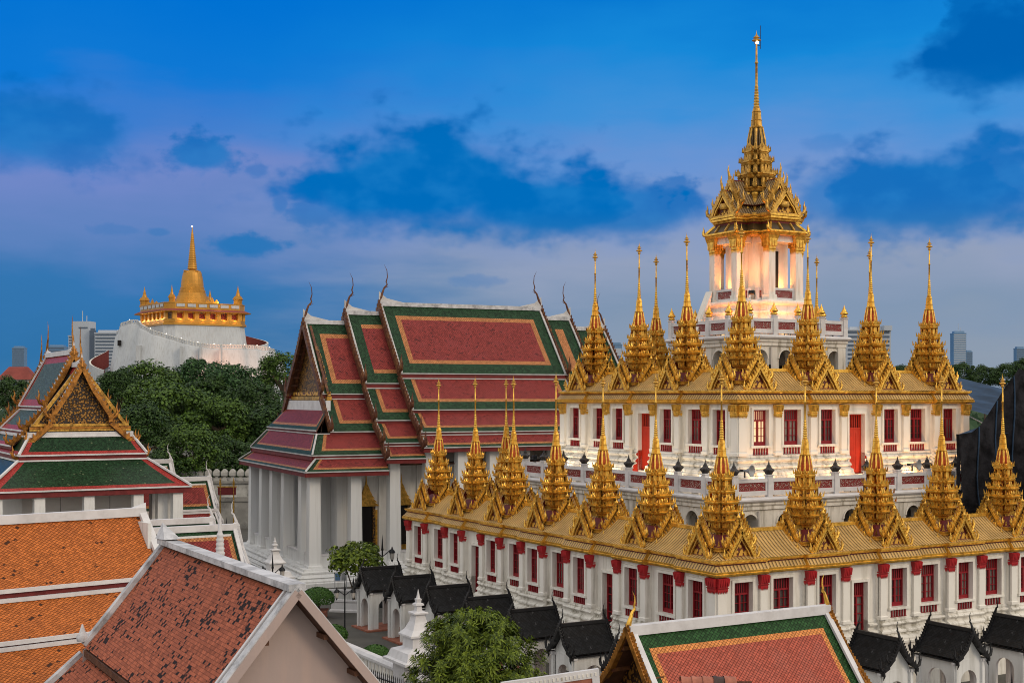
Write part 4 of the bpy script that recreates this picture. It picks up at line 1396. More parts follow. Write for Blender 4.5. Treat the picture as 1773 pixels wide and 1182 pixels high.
mb.box(-3.2, 3.2, -.22, 0, 12.03, 12.2, 'old_gilt')
mb.box(-3.3, 3.3, -.38, 0, 11.72, 11.83, 'old_gilt')
mb.box(-3.45, 3.45, -.45, 0, 11.35, 11.65, 'trim_white')
for sx in (-1, 1):
    mb.beam((sx * 3.0, -.12, 12.1), (sx * .0, -.12, 16.15), .16, .22, 'old_gilt')
mb.M = Matrix.Translation((3.2, 0, 0)) @ GF
mb.extrude([(-4.0, 10.6), (4.0, 10.6), (2.0, 13.0), (0, 16.8), (-2.0, 13.0)], 0, .1, 'brown_wood')
mb.build('gable', chapel)
mb = MB()
mb.box(-.4, 15.5, -3.9, 3.9, 0, 9.9, 'inner_plaster')
mb.box(-2.6, 15.8, -6.2, 6.2, 7.5, 7.6, 'brown_wood')
mb.loft([rect(-2.8, 16, -6.4, 6.4, o, z) for o, z in ((.5, 0), (.5, .5), (.2, .7), (.2, 1.2))], 'hall_plaster')
for y in (-2.2, .2, 2.6):
    mb.M = Matrix.Translation((-.45, 0, 0)) @ GF
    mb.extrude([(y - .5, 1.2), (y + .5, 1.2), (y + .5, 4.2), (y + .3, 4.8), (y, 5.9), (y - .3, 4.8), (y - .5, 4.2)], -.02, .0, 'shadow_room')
mb.M = Matrix.Identity(4)
mb.build('wall', chapel)
c0 = None
for x, y in [(-2.4, y) for y in (-5.75, -3.1, 0.1, 3.2, 5.8)] + [(.4, -5.75), (3.2, -5.75), (-1.3, -5.0)]:
    if c0 is None:
        mb = MB(); mb.frustum((.38, .38), (.33, .33), 1.2, 7.55, 'hall_plaster')
        c0 = o = mb.build('column', chapel)
    else:
        o = c0.copy(); C.objects.link(o)
    o.location = (x, y, 0)
l0 = None
for y in (-4.3, -1.5, 1.7):
    if l0 is None:
        mb = MB(); mb.tube([(0, 0, 7.5), (0, 0, 5.0)], .02, 5, 'black_metal'); mb.lathe([(.03, 4.6), (.16, 4.75), (.2, 4.85), (.04, 5.02)], 8, 'black_metal')
        l0 = o = mb.build('pendant_lamp', chapel)
    else:
        o = l0.copy(); C.objects.link(o)
    o.location = (-1.5, y, 0)

# ------------------------------------------------------------------ roofs in the foreground
# orange tiled building at the lower left
o1 = at(250, 888, 53.0)
orange = thing('tiled_building', 'low building with three steps of plain orange roof tiles', 'building', (o1.x, o1.y, 0), R(40))
OT = [(0, 9.3, 2.3, 7.0), (2.4, 6.62, 4.1, 5.45), (4.15, 5.2, 6.6, 3.6)]
OM = ('orange_tile',) * 3
hall_roof(orange, OT, [(-19, 0, 0, False, False)], [OM] * 3, [.0, .0, .0], [.0] * 3, 'trim_white', 'trim_white', 'trim_white', None, 3, fascia=.22, trimw=.14)
mb = MB()
for sy in (-1, 1):
    for a, b, c_, d in OT:
        mb.beam((-.12, sy * a, b + .1), (-.12, sy * c_, d + .1), .30, .16, 'trim_white', up=(0, sy * .7, .7))
mb.add([(.0, -.17, 9.4), (.0, .17, 9.4), (-.6, .17, 9.5), (-.6, -.17, 9.5), (.06, 0, 9.72)], [(0, 1, 4), (1, 2, 4), (2, 3, 4), (3, 0, 4)], 'trim_white')
mb.build('roof_trim', orange)
mb = MB()
mb.beam((-9.6, -4.3, 5.35), (-9.6, -6.7, 3.75), .30, .5, 'mossy_white')
mb.build('gutter', orange)
mb = MB()
mb.box(-18.8, -.4, -6.0, 6.0, 0, 3.5, 'hall_plaster')
mb.extrude([(-.4, 3.4), (-.25, 3.4), (-.25, 9.0), (-.4, 9.0)], -1.2, 1.2, 'hall_plaster')
mb.add([(-.3, -6, 3.4), (-.3, 6, 3.4), (-.3, 2.3, 6.9), (-.3, 0, 9.2), (-.3, -2.3, 6.9)], [(0, 1, 2, 3, 4)], 'hall_plaster')
mb.build('wall', orange)

# rust red roof with the pink gable wall
r1 = at(285, 940, 40.0)
rust = thing('tiled_house', 'house with a speckled rust red tiled roof, mossy white ridge and plain pink gable wall', 'house', (r1.x, r1.y, 0), R(-60))
zr = H - (940 - 687) / 2261 * 40.0
RT = [(0, zr, 2.42, zr - 2.92), (2.38, zr - 3.25, 5.2, zr - 5.6)]
RL = 11.4
mb, tr = MB(), MB()
for sy in (-1, 1):
    for ti, (a, b, c_, d) in enumerate(RT):
        xa, xb = (-.0, -.0) if ti == 0 else (-.5, -.5)
        panel(mb, (xa, sy * a, b), (RL, sy * a, b), (RL, sy * c_, d), (xb, sy * c_, d), ('rust_tile',) * 3, sag=.06, n=3, sides=(0, 0, 0, 0))
        for xx, w_ in ((xa + .10, .26), (RL - .12, .30), (RL - .46, .10)):
            tr.beam((xx, sy * a, b + .06), (xx, sy * c_, d + .06), w_, .14, 'mossy_white' if w_ > .2 else 'trim_white', up=(0, sy * .7, .7))
        mb.box(xa + .1, RL, sy * (c_ - .12), sy * (c_ + .04), d - .24, d - .05, 'brown_wood')
    tr.beam((RL + .02, 0, zr - .03), (RL + .02, sy * 2.42, zr - 2.92 - .03), .08, .20, 'pink_plaster', up=(0, sy * .7, .7))
    tr.beam((RL + .02, sy * 2.38, zr - 2.97), (RL + .02, sy * 5.1, zr - 5.6), .08, .2, 'pink_plaster', up=(0, sy * .5, .8))
tr.beam((-.1, 0, zr + .08), (RL - .02, 0, zr + .08), .42, .16, 'mossy_white')
tr.add([(-.15, -.25, zr + .15), (-.15, .25, zr + .15), (.9, .25, zr + .2), (.9, -.25, zr + .2), (-.25, 0, zr + .62)], [(1, 0, 4), (2, 1, 4), (3, 2, 4), (0, 3, 4)], 'mossy_white')
tr.lathe([(.16, zr - 2.75), (.18, zr - 2.6), (.10, zr - 2.5), (.02, zr - 2.25)], 8, 'mossy_white', .08, -2.46)
ro = mb.build('roof', rust)
tr.build('roof_trim', ro)
mb = MB()
mb.add([(RL - .55, -4.9, 0), (RL - .55, 4.9, 0), (RL - .55, 4.9, zr - 5.3), (RL - .55, 2.36, zr - 3.05), (RL - .55, 0, zr - .12), (RL - .55, -2.36, zr - 3.05), (RL - .55, -4.9, zr - 5.3)], [(0, 1, 2, 3, 4, 5, 6)], 'pink_plaster')
mb.box(.4, RL - .6, -4.8, 4.8, 0, zr - 5.6, 'pink_plaster')
mb.add([(.3, -2.5, zr - 5), (.3, 2.5, zr - 5), (.3, 2.5, zr - 3.0), (.3, 0, zr - .12), (.3, -2.5, zr - 3.0)], [(4, 3, 2, 1, 0)], 'pink_plaster')
mb.build('wall', rust)
b0 = None
for sy in (-1, 1):
    for t in (.30, .62, .92):
        if b0 is None:
            mb = MB(); mb.beam((0, 0, 0), (.50, 0, 0), .11, .12, 'brown_wood')
            b0 = o = mb.build('purlin', rust)
        else:
            o = b0.copy(); C.objects.link(o)
        o.location = (RL - .56, sy * 2.42 * t, zr - 2.92 * t - .26)

# the open pavilion in front of the temple
p1 = at(1087, 1094, 45.0)
pav = thing('pavilion', 'open pavilion at the bottom edge, red tiled roof bordered in orange and green', 'pavilion', (p1.x, p1.y, 0), R(30))
PZ = H - (1094 - 687) / 2261 * 45.0
PM = ('pavilion_green', 'pavilion_orange', 'pavilion_red')
hall_roof(pav, [(0, PZ, 2.5, PZ - 3.1)], [(0, 9.26, 0, True, True)], [PM], [.62], [.22], 'trim_white', 'bronze_gilt', 'gilt', None, 1, cs=.40, fascia=.2, trimw=.16, chofa_r=.16)
mb = MB()
mb.M = Matrix.Translation((.75, 0, 0)) @ GF
mb.extrude([(-2.3, PZ - 3.0), (2.3, PZ - 3.0), (0, PZ - .3)], 0, .1, 'dim_carving')
mb.M = Matrix.Identity(4)
mb.build('gable', pav)
mb = MB()
mb.M = Matrix.Translation((8.6, 0, 0)) @ GB
mb.extrude([(-2.3, PZ - 3.0), (2.3, PZ - 3.0), (0, PZ - .3)], 0, .1, 'dim_carving')
mb.M = Matrix.Identity(4)
mb.build('gable', pav)
for sy in (-1, 1):
    for t in (.12, .4, .7):
        mb = MB(); mb.beam((.0, sy * t * 2.5, PZ - t * 3.1 - .22), (.75, sy * t * 2.5, PZ - t * 3.1 - .22), .14, .14, 'barge_brown'); mb.build('purlin', pav)
c0 = None
for x in (.9, 4.6, 8.3):
    for y in (-2.1, 2.1):
        if c0 is None:
            mb = MB(); mb.frustum((.2, .2), (.17, .17), 0, PZ - 3.0, 'hall_plaster'); c0 = o = mb.build('column', pav)
        else:
            o = c0.copy(); C.objects.link(o)
        o.location = (x, y, 0)

# small tiled roofs between the chapel and the hall
def small_pavilion(px, py, z, label, two, ln=7.0, sc=1.0, drop=2.2):
    q = at(px, py, z)
    t = thing('tiled_pavilion', label, 'pavilion', (q.x, q.y, 0), R(30), 'small pavilions with green, orange and red tiled roofs')
    T = [(0, q.z, 1.9 * sc, q.z - drop * sc)]
    if two: T.append((1.85 * sc, q.z - (drop + .25) * sc, 3.1 * sc, q.z - (drop + 1.2) * sc))
    hall_roof(t, T, [(-ln, 0, 0, False, True)], [RGO] * len(T), [.42] * 2, [.25] * 2, 'trim_white', 'trim_white', 'trim_white', None, len(T), cs=.45, fascia=.2, trimw=.16, chofa_r=.12)
    mb = MB()
    w = T[-1][2] - .5
    mb.box(-ln, -.5, -w, w, 0, T[-1][3] - .1, 'hall_plaster')
    mb.extrude([(-ln + .1, 0), (-.45, 0), (-.45, q.z - .3), (-ln + .1, q.z - .3)], -.3, .3, 'hall_plaster')
    mb.build('wall', t)
small_pavilion(411, 913, 72, 'green, orange and red roof right behind the mossy ridge of the rust red house', False, 9)
small_pavilion(369, 901, 77, 'pavilion showing mainly a white ridge over green tiles, behind the orange roof end', False, 9)
small_pavilion(364, 829, 102, 'two step green, orange and red roof just right of the chapel columns', True, 8)
small_pavilion(297, 799, 108, 'small green roof with white verge peeping out beside the chapel eave', False, 5, .8)

# ------------------------------------------------------------------ little black roofed pavilions round the temple
def make_sala():
    t = thing('sala', 'x', 'pavilion', (0, 0, 0), 0, 'small black roofed pavilions lined up round the temple')
    w = MB()
    hw, hl = .85, 1.05
    for k, (half, wdt) in enumerate(((hl, hw), (hw, hl), (hl, hw), (hw, hl))):
        w.M = rotz(k * math.pi / 2)
        r, zt = min(.52, wdt * .6), 1.35
        y0, y1 = -half, -half + .16
        w.box(-wdt, -r, y0, y1, .0, 2.35, 'hall_plaster')
        w.box(r, wdt, y0, y1, .0, 2.35, 'hall_plaster')
        pts = [(-r * math.cos(math.pi * j / 12), zt + r * math.sin(math.pi * j / 12)) for j in range(13)]
        for j in range(12):
            a, b = pts[j], pts[j + 1]
            w.extrude([a, b, (b[0], 2.35), (a[0], 2.35)], y0, y1, 'hall_plaster')
        for sx in (-1, 1):
            w.box(sx * wdt - .12, sx * wdt + .12, y0 - .06, y0 + .1, 0, 2.3, 'hall_plaster')
            w.box(sx * wdt - .16, sx * wdt + .16, y0 - .09, y0 + .1, 2.2, 2.34, 'trim_white')
        if k in (0, 2): w.extrude([(-wdt, 2.35), (wdt, 2.35), (0, 3.45)], y0 + .02, y0 + .12, 'hall_plaster')
    w.M = Matrix.Identity(4)
    w.build('wall', t)
    f = MB(); f.box(-1.2, 1.2, -1.4, 1.4, .004, .10, 'soil_red'); f.build('floor', t)
    rf = MB()
    K = ('black_tile',) * 3
    P_ = [(0, 3.62), (.30, 3.10), (.62, 2.72), (.98, 2.46)]
    for sx in (-1, 1):
        for (a, b), (c_, d) in zip(P_[:-1], P_[1:]):
            panel(rf, (sx * a, -1.25, b), (sx * a, 1.25, b), (sx * c_, 1.25, d), (sx * c_, -1.25, d), K, under='black_lacquer', thick=.06)
        rf.box(sx * .80, sx * 1.02, -1.2, 1.2, 2.30, 2.36, 'black_lacquer')
    rf.beam((0, -1.28, 3.66), (0, 1.28, 3.66), .14, .14, 'black_lacquer')
    ro = rf.build('roof', t)
    for e in (-1, 1):
        g_ = MB()
        g_.M = Matrix.Identity(4) if e < 0 else rotz(math.pi)
        L = [(-1.05, 2.36), (-.95, 2.52), (-.66, 2.74), (-.34, 3.10), (0, 3.72)]
        for sx in (-1, 1):
            pts = [(sx * a, b) for a, b in L]
            for i in range(4):
                a, b = pts[i], pts[i + 1]
                g_.extrude([a, b, (b[0], b[1] - .26), (a[0] + (-sx) * -.02, a[1] - .16)], -1.36, -1.22, 'black_lacquer')
            teeth(g_, pts, .14, .13, -1.32, -1.26, 'black_lacquer', .5)
            flame(g_, sx * 1.0, 2.42, .62, sx, -1.29, 'black_lacquer', .055)
            flame(g_, sx * .66, 2.74, .40, sx, -1.29, 'black_lacquer', .045)
            g_.tube([(sx * .98, -1.29, 2.42), (sx * .92, -1.29, 2.2), (sx * 1.0, -1.29, 2.02)], [.06, .05, .01], 5, 'black_lacquer')
        g_.build('bargeboard', ro)
        c_ = MB()
        c_.M = rotz(math.pi / 2 if e < 0 else -math.pi / 2) @ Matrix.Translation((-1.29, 0, 0))
        chofa(c_, 0, 3.66, .30, 0, 'black_lacquer', dirx=1, r=.17)
        c_.build('chofa', ro)
    return t
def loc(a, b): return V((LX, LY, 0)) + rotz(LRZ) @ V((a, b, 0))
sal = make_sala()
names = ['farthest of the left row, beside the court', 'second farthest of the left row', 'third farthest of the left row', 'right of the white gate top', 'above the leafy treetop', 'left of the front pavilion gable', 'hidden behind the front pavilion gable']
for i in range(7):
    p = loc(-19.2, 12.1 - 4.5 * i)
    s_ = sal if i == 0 else dup(sal)
    s_.location = p
    s_.rotation_euler = (0, 0, R(-60))
    s_['label'] = 'small black roofed pavilion, ' + names[i]
rn = ['right beside the front pavilion roof', 'middle of the right row', 'cut by the right edge of the picture']
for i in range(3):
    s_ = dup(sal)
    s_.location = loc(-9.8 + 4.5 * i, -19.4)
    s_.rotation_euler = (0, 0, R(30))
    s_['label'] = 'small black roofed pavilion, ' + rn[i]

# ------------------------------------------------------------------ court: walls, gate, lamps, fences
wl = thing('boundary_wall', 'long white garden wall with rounded coping running down behind the pink gable', 'wall', (-11.0, 68.5, 0), R(-60))
wL = 14.6
mb = MB()
mb.box(0, wL, -.14, .14, 0, 1.85, 'hall_plaster')
mb.build('wall_body', wl)
mb = MB()
mb.extrude([(-.26, 1.85), (.26, 1.85), (.26, 1.96), (.14, 2.08), (-.14, 2.08), (-.26, 1.96)], 0, wL, 'trim_white')
cp_ = mb.build('coping', wl)
cp_.rotation_euler = (0, 0, R(-90))
mb = MB()
for k in range(36):
    x = .3 + k * .4
    mb.box(x - .11, x + .11, -.17, -.14, 1.4, 1.75, 'weathered_plaster')
    mb.box(x - .11, x + .11, -.17, -.14, .3, 1.2, 'weathered_plaster')
mb.box(0, wL, -.2, -.14, 1.26, 1.34, 'trim_white')
mb.build('panelling', wl)

def fence(x0, y0, rz, n, label, h=1.7, step=.16):
    f = thing('fence', label, 'fence', (x0, y0, 0), rz)
    mb = MB()
    for z in (.2, h - .25): mb.box(0, n * step, -.02, .02, z, z + .04, 'black_metal')
    for k in range(n):
        mb.add([(k * step - .012, -.012, 0), (k * step + .012, -.012, 0), (k * step + .012, .012, 0), (k * step - .012, .012, 0), (k * step - .012, -.012, h), (k * step + .012, -.012, h), (k * step + .012, .012, h), (k * step - .012, .012, h), (k * step, 0, h + .1)],
               [(0, 1, 5, 4), (1, 2, 6, 5), (2, 3, 7, 6), (3, 0, 4, 7), (4, 5, 8), (5, 6, 8), (6, 7, 8), (7, 4, 8)], 'black_metal')
    mb.build('railing', f)
fq = at(640, 1150, 57)
fence(fq.x, fq.y, R(-52), 34, 'black iron railing in front of the white garden wall', 2.1)

def stupa_gate(p, label, arch, s_=1.0, rz=R(30)):
    t = thing('gate' if arch else 'stupa', label, 'gate' if arch else 'stupa', p, rz)
    b = MB()
    if arch:
        for sx in (-1, 1): b.box(sx * .52, sx * .85, -.5, .5, 0, 1.75, 'trim_white')
        pts = [(-.52 * math.cos(math.pi * j / 12), 1.45 + .52 * math.sin(math.pi * j / 12)) for j in range(13)]
        for j in range(12):
            a, c_ = pts[j], pts[j + 1]
            b.extrude([a, c_, (c_[0], 2.1), (a[0], 2.1)], -.5, .5, 'trim_white')
            a2, c2 = (a[0] * 1.25, 1.45 + (a[1] - 1.45) * 1.25), (c_[0] * 1.25, 1.45 + (c_[1] - 1.45) * 1.25)
            b.extrude([a, c_, c2, a2], -.56, -.5, 'trim_white')
        for sx in (-1, 1): b.box(sx * .52, sx * .85, -.5, .5, 1.75, 2.1, 'trim_white')
    else:
        b.loft([redent(r, z) for r, z in ((.85, 0), (.85, .3), (.70, .4), (.62, .6), (.62, 1.2), (.75, 1.35), (.75, 1.5), (.6, 2.1))], 'trim_white')
    b.build('base', t)
    c_ = MB()
    z0 = 2.1
    sq = lambda r, z: [(-r, -r, z), (r, -r, z), (r, r, z), (-r, r, z)]
    c_.loft([sq(.85, z0), sq(1.05, z0 + .06), sq(1.05, z0 + .16), sq(.92, z0 + .2), sq(.80, z0 + .5), sq(.46, z0 + .62), sq(.44, z0 + 1.0), sq(.58, z0 + 1.05), sq(.58, z0 + 1.12), sq(.40, z0 + 1.3), sq(.26, z0 + 1.6), sq(.20, z0 + 1.85), sq(.30, z0 + 1.9), sq(.30, z0 + 1.96), sq(.12, z0 + 2.02),
             sq(.10, z0 + 2.2), sq(.18, z0 + 2.23), sq(.16, z0 + 2.3), sq(.08, z0 + 2.34), sq(.11, z0 + 2.48), sq(.06, z0 + 2.5), sq(.005, z0 + 2.85)], 'trim_white')
    c_.build('spire', t)
    t.scale = (s_,) * 3
gp_ = at(724, 1100, 57.5)
stupa_gate((gp_.x, gp_.y, 0), 'white arched gate topped by a small stupa, behind the leafy treetop', True, 1.12)
gp_ = at(476, 1000, 86)
stupa_gate((gp_.x, gp_.y, 0), 'white slender stupa on a moulded base in front of the hall columns', False, .98)
ns = thing('chedi', 'slim white ringed chedi spire standing before the small green roof', 'stupa', tuple(at(381, 900, 68.5).xy) + (0,), 0)
mb = MB()
zt = H - (888 - 687) / 2261 * 68.5
pr = [(1.0, 0), (1.0, 1.5), (.8, 1.8), (.75, 2.8), (.62, 3.2)]
for k in range(16):
    z = 3.2 + (zt - 4.2) * k / 16
    r = .42 - .26 * k / 16
    pr += [(r, z), (r * 1.08, z + .1), (r * .84, z + .16)]
pr += [(.12, zt - 1.0), (.09, zt - .5), (.0, zt)]
mb.lathe(pr, 12, 'trim_white')
mb.build('spire', ns)

def make_lamp():
    t = thing('street_lamp', 'x', 'lamp', (0, 0, 0), 0, 'black double street lamps round the temple')
    p = MB()
    p.lathe([(.16, 0), (.16, .15), (.09, .25), (.07, .6), (.045, .7), (.04, 2.9), (.07, 2.95), (.05, 3.05), (.03, 3.4), (.0, 3.75)], 8, 'black_metal')
    for sx in (-1, 1): p.tube([(0, 0, 2.6), (sx * .2, 0, 2.75), (sx * .42, 0, 2.95), (sx * .5, 0, 2.85)], .025, 5, 'black_metal')
    p.build('pole', t)
    for sx in (-1, 1):
        l = MB()
        l.lathe([(.05, 2.42), (.10, 2.48), (.13, 2.78)], 6, 'inner_plaster', sx * .5)
        lo = l.build('lantern', t)
        k = MB()
        k.lathe([(.17, 2.78), (.15, 2.86), (.05, 2.98), (.02, 3.1)], 8, 'black_metal', sx * .5)
        k.build('lamp_cap', lo)
        k = MB()
        k.lathe([(.02, 2.30), (.06, 2.40), (.06, 2.43)], 6, 'black_metal', sx * .5)
        k.build('lamp_base', lo)
    return t
lp = None
for px, z, sc, rz, lab in ((597, 76, .95, 0, 'black street lamp on the paved court right of the pink gable'), (472, 80, 1.2, 25, 'black street lamp in front of the slender white stupa'), (662, 87, 1.3, 10, 'black street lamp rising behind the farthest black roof'),
                          (1528, 47, .98, 20, 'black street lamp at the bottom right, left of the two there'), (1752, 48, 1.05, 0, 'black street lamp in the bottom right corner'), (762, 66.5, .82, 40, 'black street lamp between the black roofed pavilions of the left row'), (392, 112, 1.0, 0, 'black street lamp left of the hall, before the fort wall')):
    s_ = make_lamp() if lp is None else dup(lp)
    lp = lp or s_
    p = at(px, 700, z)
    s_.location = (p.x, p.y, 0)
    s_.rotation_euler = (0, 0, R(rz))
    s_.scale = (sc,) * 3
    s_['label'] = lab

# low parapet before the hall, notice board, barrier
q = at(500, 1020, 89)
lw = thing('parapet_wall', 'low white parapet at the foot of the ordination hall', 'wall', (q.x, q.y, 0), R(-2))
mb = MB(); mb.box(0, 12.5, -.12, .12, 0, .75, 'hall_plaster'); mb.build('wall_body', lw)
mb = MB(); mb.box(-.1, 12.6, -.2, .2, .75, .9, 'trim_white'); mb.build('coping', lw)
q = at(590, 997, 90)
nb = thing('notice_board', 'small white notice board with pictures on two legs below the hall', 'notice board', (q.x, q.y, 0), R(8))
mb = MB(); mb.box(-.45, .45, -.03, .03, 1.3, 1.95, 'trim_white'); bo = mb.build('board', nb)
mb = MB(); mb.box(-.38, -.03, -.04, -.03, 1.38, 1.87, 'city_blue'); mb.build('picture', bo)
mb = MB(); mb.box(.05, .38, -.04, -.03, 1.38, 1.87, 'grey_metal'); mb.build('picture', bo)
for x in (-.4, .4):
    mb = MB(); mb.box(x - .025, x + .025, -.02, .02, 0, 1.3, 'grey_metal'); mb.build('leg', nb)
q = at(612, 1053, 85)
br = thing('barrier', 'low white barrier on the paved court beside the clipped bush', 'barrier', (q.x, q.y, 0), R(-12))
mb = MB(); mb.loft([rect(-1.5, 1.5, -.12, .12, o, z) for o, z in ((.1, 0), (.1, .12), (0, .2), (-.02, .62), (.04, .68), (.04, .8))], 'trim_white'); mb.build('barrier_body', br)
q = at(393, 858, 118)
rs = thing('sign_board', 'dark red sign board on gilt posts left of the hall', 'sign', (q.x, q.y, 0), R(5))
mb = MB(); mb.box(-.8, .8, -.05, .05, 5.15, 5.85, 'maroon_board'); bo = mb.build('board', rs)
mb = MB(); mb.box(-.88, .88, -.07, .07, 5.85, 5.95, 'old_gilt'); mb.build('frame', bo)
for x in (-.6, .6):
    mb = MB(); mb.lathe([(.08, 0), (.06, 6.0), (.12, 6.1), (.02, 6.7)], 8, 'old_gilt', x); mb.build('post', rs)

# framed board and clay ridge at the bottom edge
q = at(985, 1166, 40)
fb = thing('framed_board', 'white bordered ornate board leaning out at the bottom edge left of the gilt gable', 'board', (q.x, q.y, 0), R(18))
mb = MB()
mb.M = Matrix.Translation((0, 0, 0)) @ Matrix.Rotation(R(-4), 4, 'Y')
mb.box(-1.7, 1.25, -.04, .04, 3.2, 5.30, 'soil_red'); bo = mb.build('panel', fb)
f_ = MB(); f_.M = mb.M
f_.box(-1.8, 1.35, -.08, .05, 5.30, 5.56, 'trim_white')
for a, b in ((-1.8, -1.56), (1.11, 1.35)): f_.box(a, b, -.08, .05, 3.2, 5.30, 'trim_white')
for k in range(22): f_.box(-1.7 + k * .138, -1.64 + k * .138, -.1, -.08, 5.36, 5.46, 'weathered_plaster')
f_.build('frame', bo)
for x in (-1.3, .9):
    mb = MB(); mb.box(x - .06, x + .06, -.05, .05, 0, 3.3, 'grey_metal'); mb.build('post', fb)
q = at(1180, 1179, 24)
ck = thing('clay_roof', 'terracotta half round ridge tiles of a roof at the bottom edge', 'roof', (q.x, q.y, 0), R(2))
mb = MB()
zc = q.z
for sy in (-1, 1): panel(mb, (0, 0, zc), (1.3, 0, zc), (1.3, sy * 1.2, zc - 1.2), (-.3, sy * 1.2, zc - 1.2), ('terracotta',) * 3)
mb.box(.1, 1.2, -.9, .9, 0, zc - 1.0, 'pink_plaster')
co_ = mb.build('roof', ck)
for k in range(5):
    mb = MB()
    x0 = k * .2
    P_ = [[(x0 + dx_, .13 * rr * math.cos(math.pi * j / 8), zc - .02 + .11 * rr * math.sin(math.pi * j / 8)) for j in range(9)] for dx_, rr in ((-.02, 1.1), (.03, 1.12), (.05, 1.0), (.2, .92))]
    mb.loft(P_, 'dark_clay' if k == 3 else 'terracotta', closed=False, cap=False, smooth=True)
    mb.build('ridge_tile', ck)

# horn loudspeakers and floodlights on the middle terrace
hn = None
for a, lab in ((-9.55, 'grey horn loudspeaker on the terrace balustrade by the corner spire'), (2.1, 'grey horn loudspeaker on the terrace balustrade under the right windows')):
    if hn is None:
        hn = s_ = thing('loudspeaker', lab, 'loudspeaker', (0, 0, 0), 0, 'horn loudspeakers on the terrace balustrade')
        mb = MB(); mb.M = Matrix.Rotation(R(90), 4, 'X')
        mb.lathe([(.05, -.1), (.07, .05), (.12, .18), (.22, .30), (.30, .36), (.30, .38), (.27, .37), (.10, .2), (.0, .2)], 16, 'grey_metal')
        mb.build('horn', hn)
        mb = MB(); mb.box(-.04, .04, -.04, .3, -.06, .06, 'dark_lotus'); mb.box(-.03, .03, .0, .06, -.36, 0, 'dark_lotus'); mb.build('bracket', hn)
    else:
        s_ = dup(hn, label=lab)
    s_.location = loc(a, -10.3) + V((0, 0, 10.35))
    s_.rotation_euler = (0, 0, LRZ + R(20))

# ------------------------------------------------------------------ the golden mount far behind
MZ = 480.0
mc = at(333, 687, MZ)
mount = thing('golden_mount', 'distant white hill with a spiral stair and a golden bell stupa on top', 'temple', (mc.x, mc.y, 0), 0)
PXM = MZ / 2261
def hh(y): return H + (687 - y) * PXM
R0 = 29.0
# outer spiral wall; angle 0 = right, 90 = far side, 180 = left, 270 = towards the camera
topk = [(180, 584), (200, 574), (226, 559), (233, 559), (249.5, 577), (276, 596), (287, 601), (324, 603), (345, 609), (360, 622), (400, 640), (440, 632), (480, 612), (520, 600), (540, 584)]
def topz(a):
    a = a if a >= 180 else a + 360
    for (a0, y0), (a1, y1) in zip(topk[:-1], topk[1:]):
        if a0 <= a <= a1:
            y = y0 + (y1 - y0) * (a - a0) / (a1 - a0)
            return H + (687 - y) * (MZ + R0 * math.sin(R(a))) / 2261
    return hh(600)
mb, rl = MB(), MB()
NA = 96
rings = [[], [], [], [], []]
for k in range(NA):
    a = 180 + 360 * k / NA
    t = topz(a)
    c, s_ = math.cos(R(a)), math.sin(R(a))
    w = 1 + .02 * math.sin(a * .21) + .015 * math.sin(a * .53)
    for i, (r, z) in enumerate(((R0 + 7.5, 0), (R0 + 3.2, t * .5), (R0 * .995 + .8, t - .8), (R0 * .995, t), (R0 - 3.0, t - .5))):
        rings[i].append((r * w * c + 3.2, r * w * s_, z))
mb.loft(rings, 'mount_white', cap=False, smooth=True)
mb.add([p for p in rings[-1]] + [(0, 0, 24)], [(i, (i + 1) % NA, NA) for i in range(NA)], 'mount_white')
mb.build('wall', mount)
rl.tube(rings[3] + [rings[3][0]], .18, 5, 'weathered_plaster')
for k in range(0, NA * 2):
    i = (k // 2) % NA
    p = V(rings[3][i]) if k % 2 == 0 else (V(rings[3][i]) + V(rings[3][(i + 1) % NA])) / 2
    rl.box(p.x - .28, p.x + .28, p.y - .28, p.y + .28, p.z - .3, p.z + 1.15, 'mount_white')
    q = V(rings[3][(i + 1) % NA]) if k % 2 == 0 else p
rl.tube([(x, y, z + .95) for x, y, z in rings[3]] + [(rings[3][0][0], rings[3][0][1], rings[3][0][2] + .95)], .22, 5, 'weathered_plaster')
rl.build('railing', mount)
# ramp loops at the two sides
for cx, cy, rx, ry, za, zb, a0, a1 in ((18, 2, 9.5, 9, hh(577), hh(603), 100, -70), (-26, -8, 9, 8, hh(606), hh(642), 120, 260)):
    rm = MB()
    ring_o, ring_t, ring_i = [], [], []
    for k in range(17):
        a = R(a0 + (a1 - a0) * k / 16)
        z = za + (zb - za) * (k / 16) ** .8
        ring_o.append((cx + rx * math.cos(a), cy + ry * math.sin(a), z - 9))
        ring_t.append((cx + rx * math.cos(a), cy + ry * math.sin(a), z))
        ring_i.append((cx + (rx - .6) * math.cos(a), cy + (ry - .6) * math.sin(a), z))
    rm.loft([ring_o, ring_t, ring_i, [(x, y, z - 6) for x, y, z in ring_i]], ['mount_white', 'weathered_plaster', 'red_roof'], cap=False, closed=False)
    rm.build('ramp', mount)
mb = MB()
for px, y0, y1, w in ((278, 603, 628, 7), (351, 605, 632, 2), (382, 605, 632, 2), (412, 606, 640, 2)):
    a = math.asin(max(-1, min(1, 0)))
    x = (px - 333) * PXM
    y = -math.sqrt(max(1, (R0 + 2.4) ** 2 - (x - 3.2) ** 2))
    mb.box(x - w * PXM / 2, x + w * PXM / 2, y - 1.2, y + 1.5, 0, hh(y0), 'mount_white')
mb.build('buttress', mount)
mb = MB()
x = (235 - 333) * PXM
y = -math.sqrt((R0 + 2.3) ** 2 - (x - 3.2) ** 2)
mb.box(x - .5, x + .5, y - .5, y + .5, hh(602), hh(593), 'shadow_room')
mb.build('window', mount)
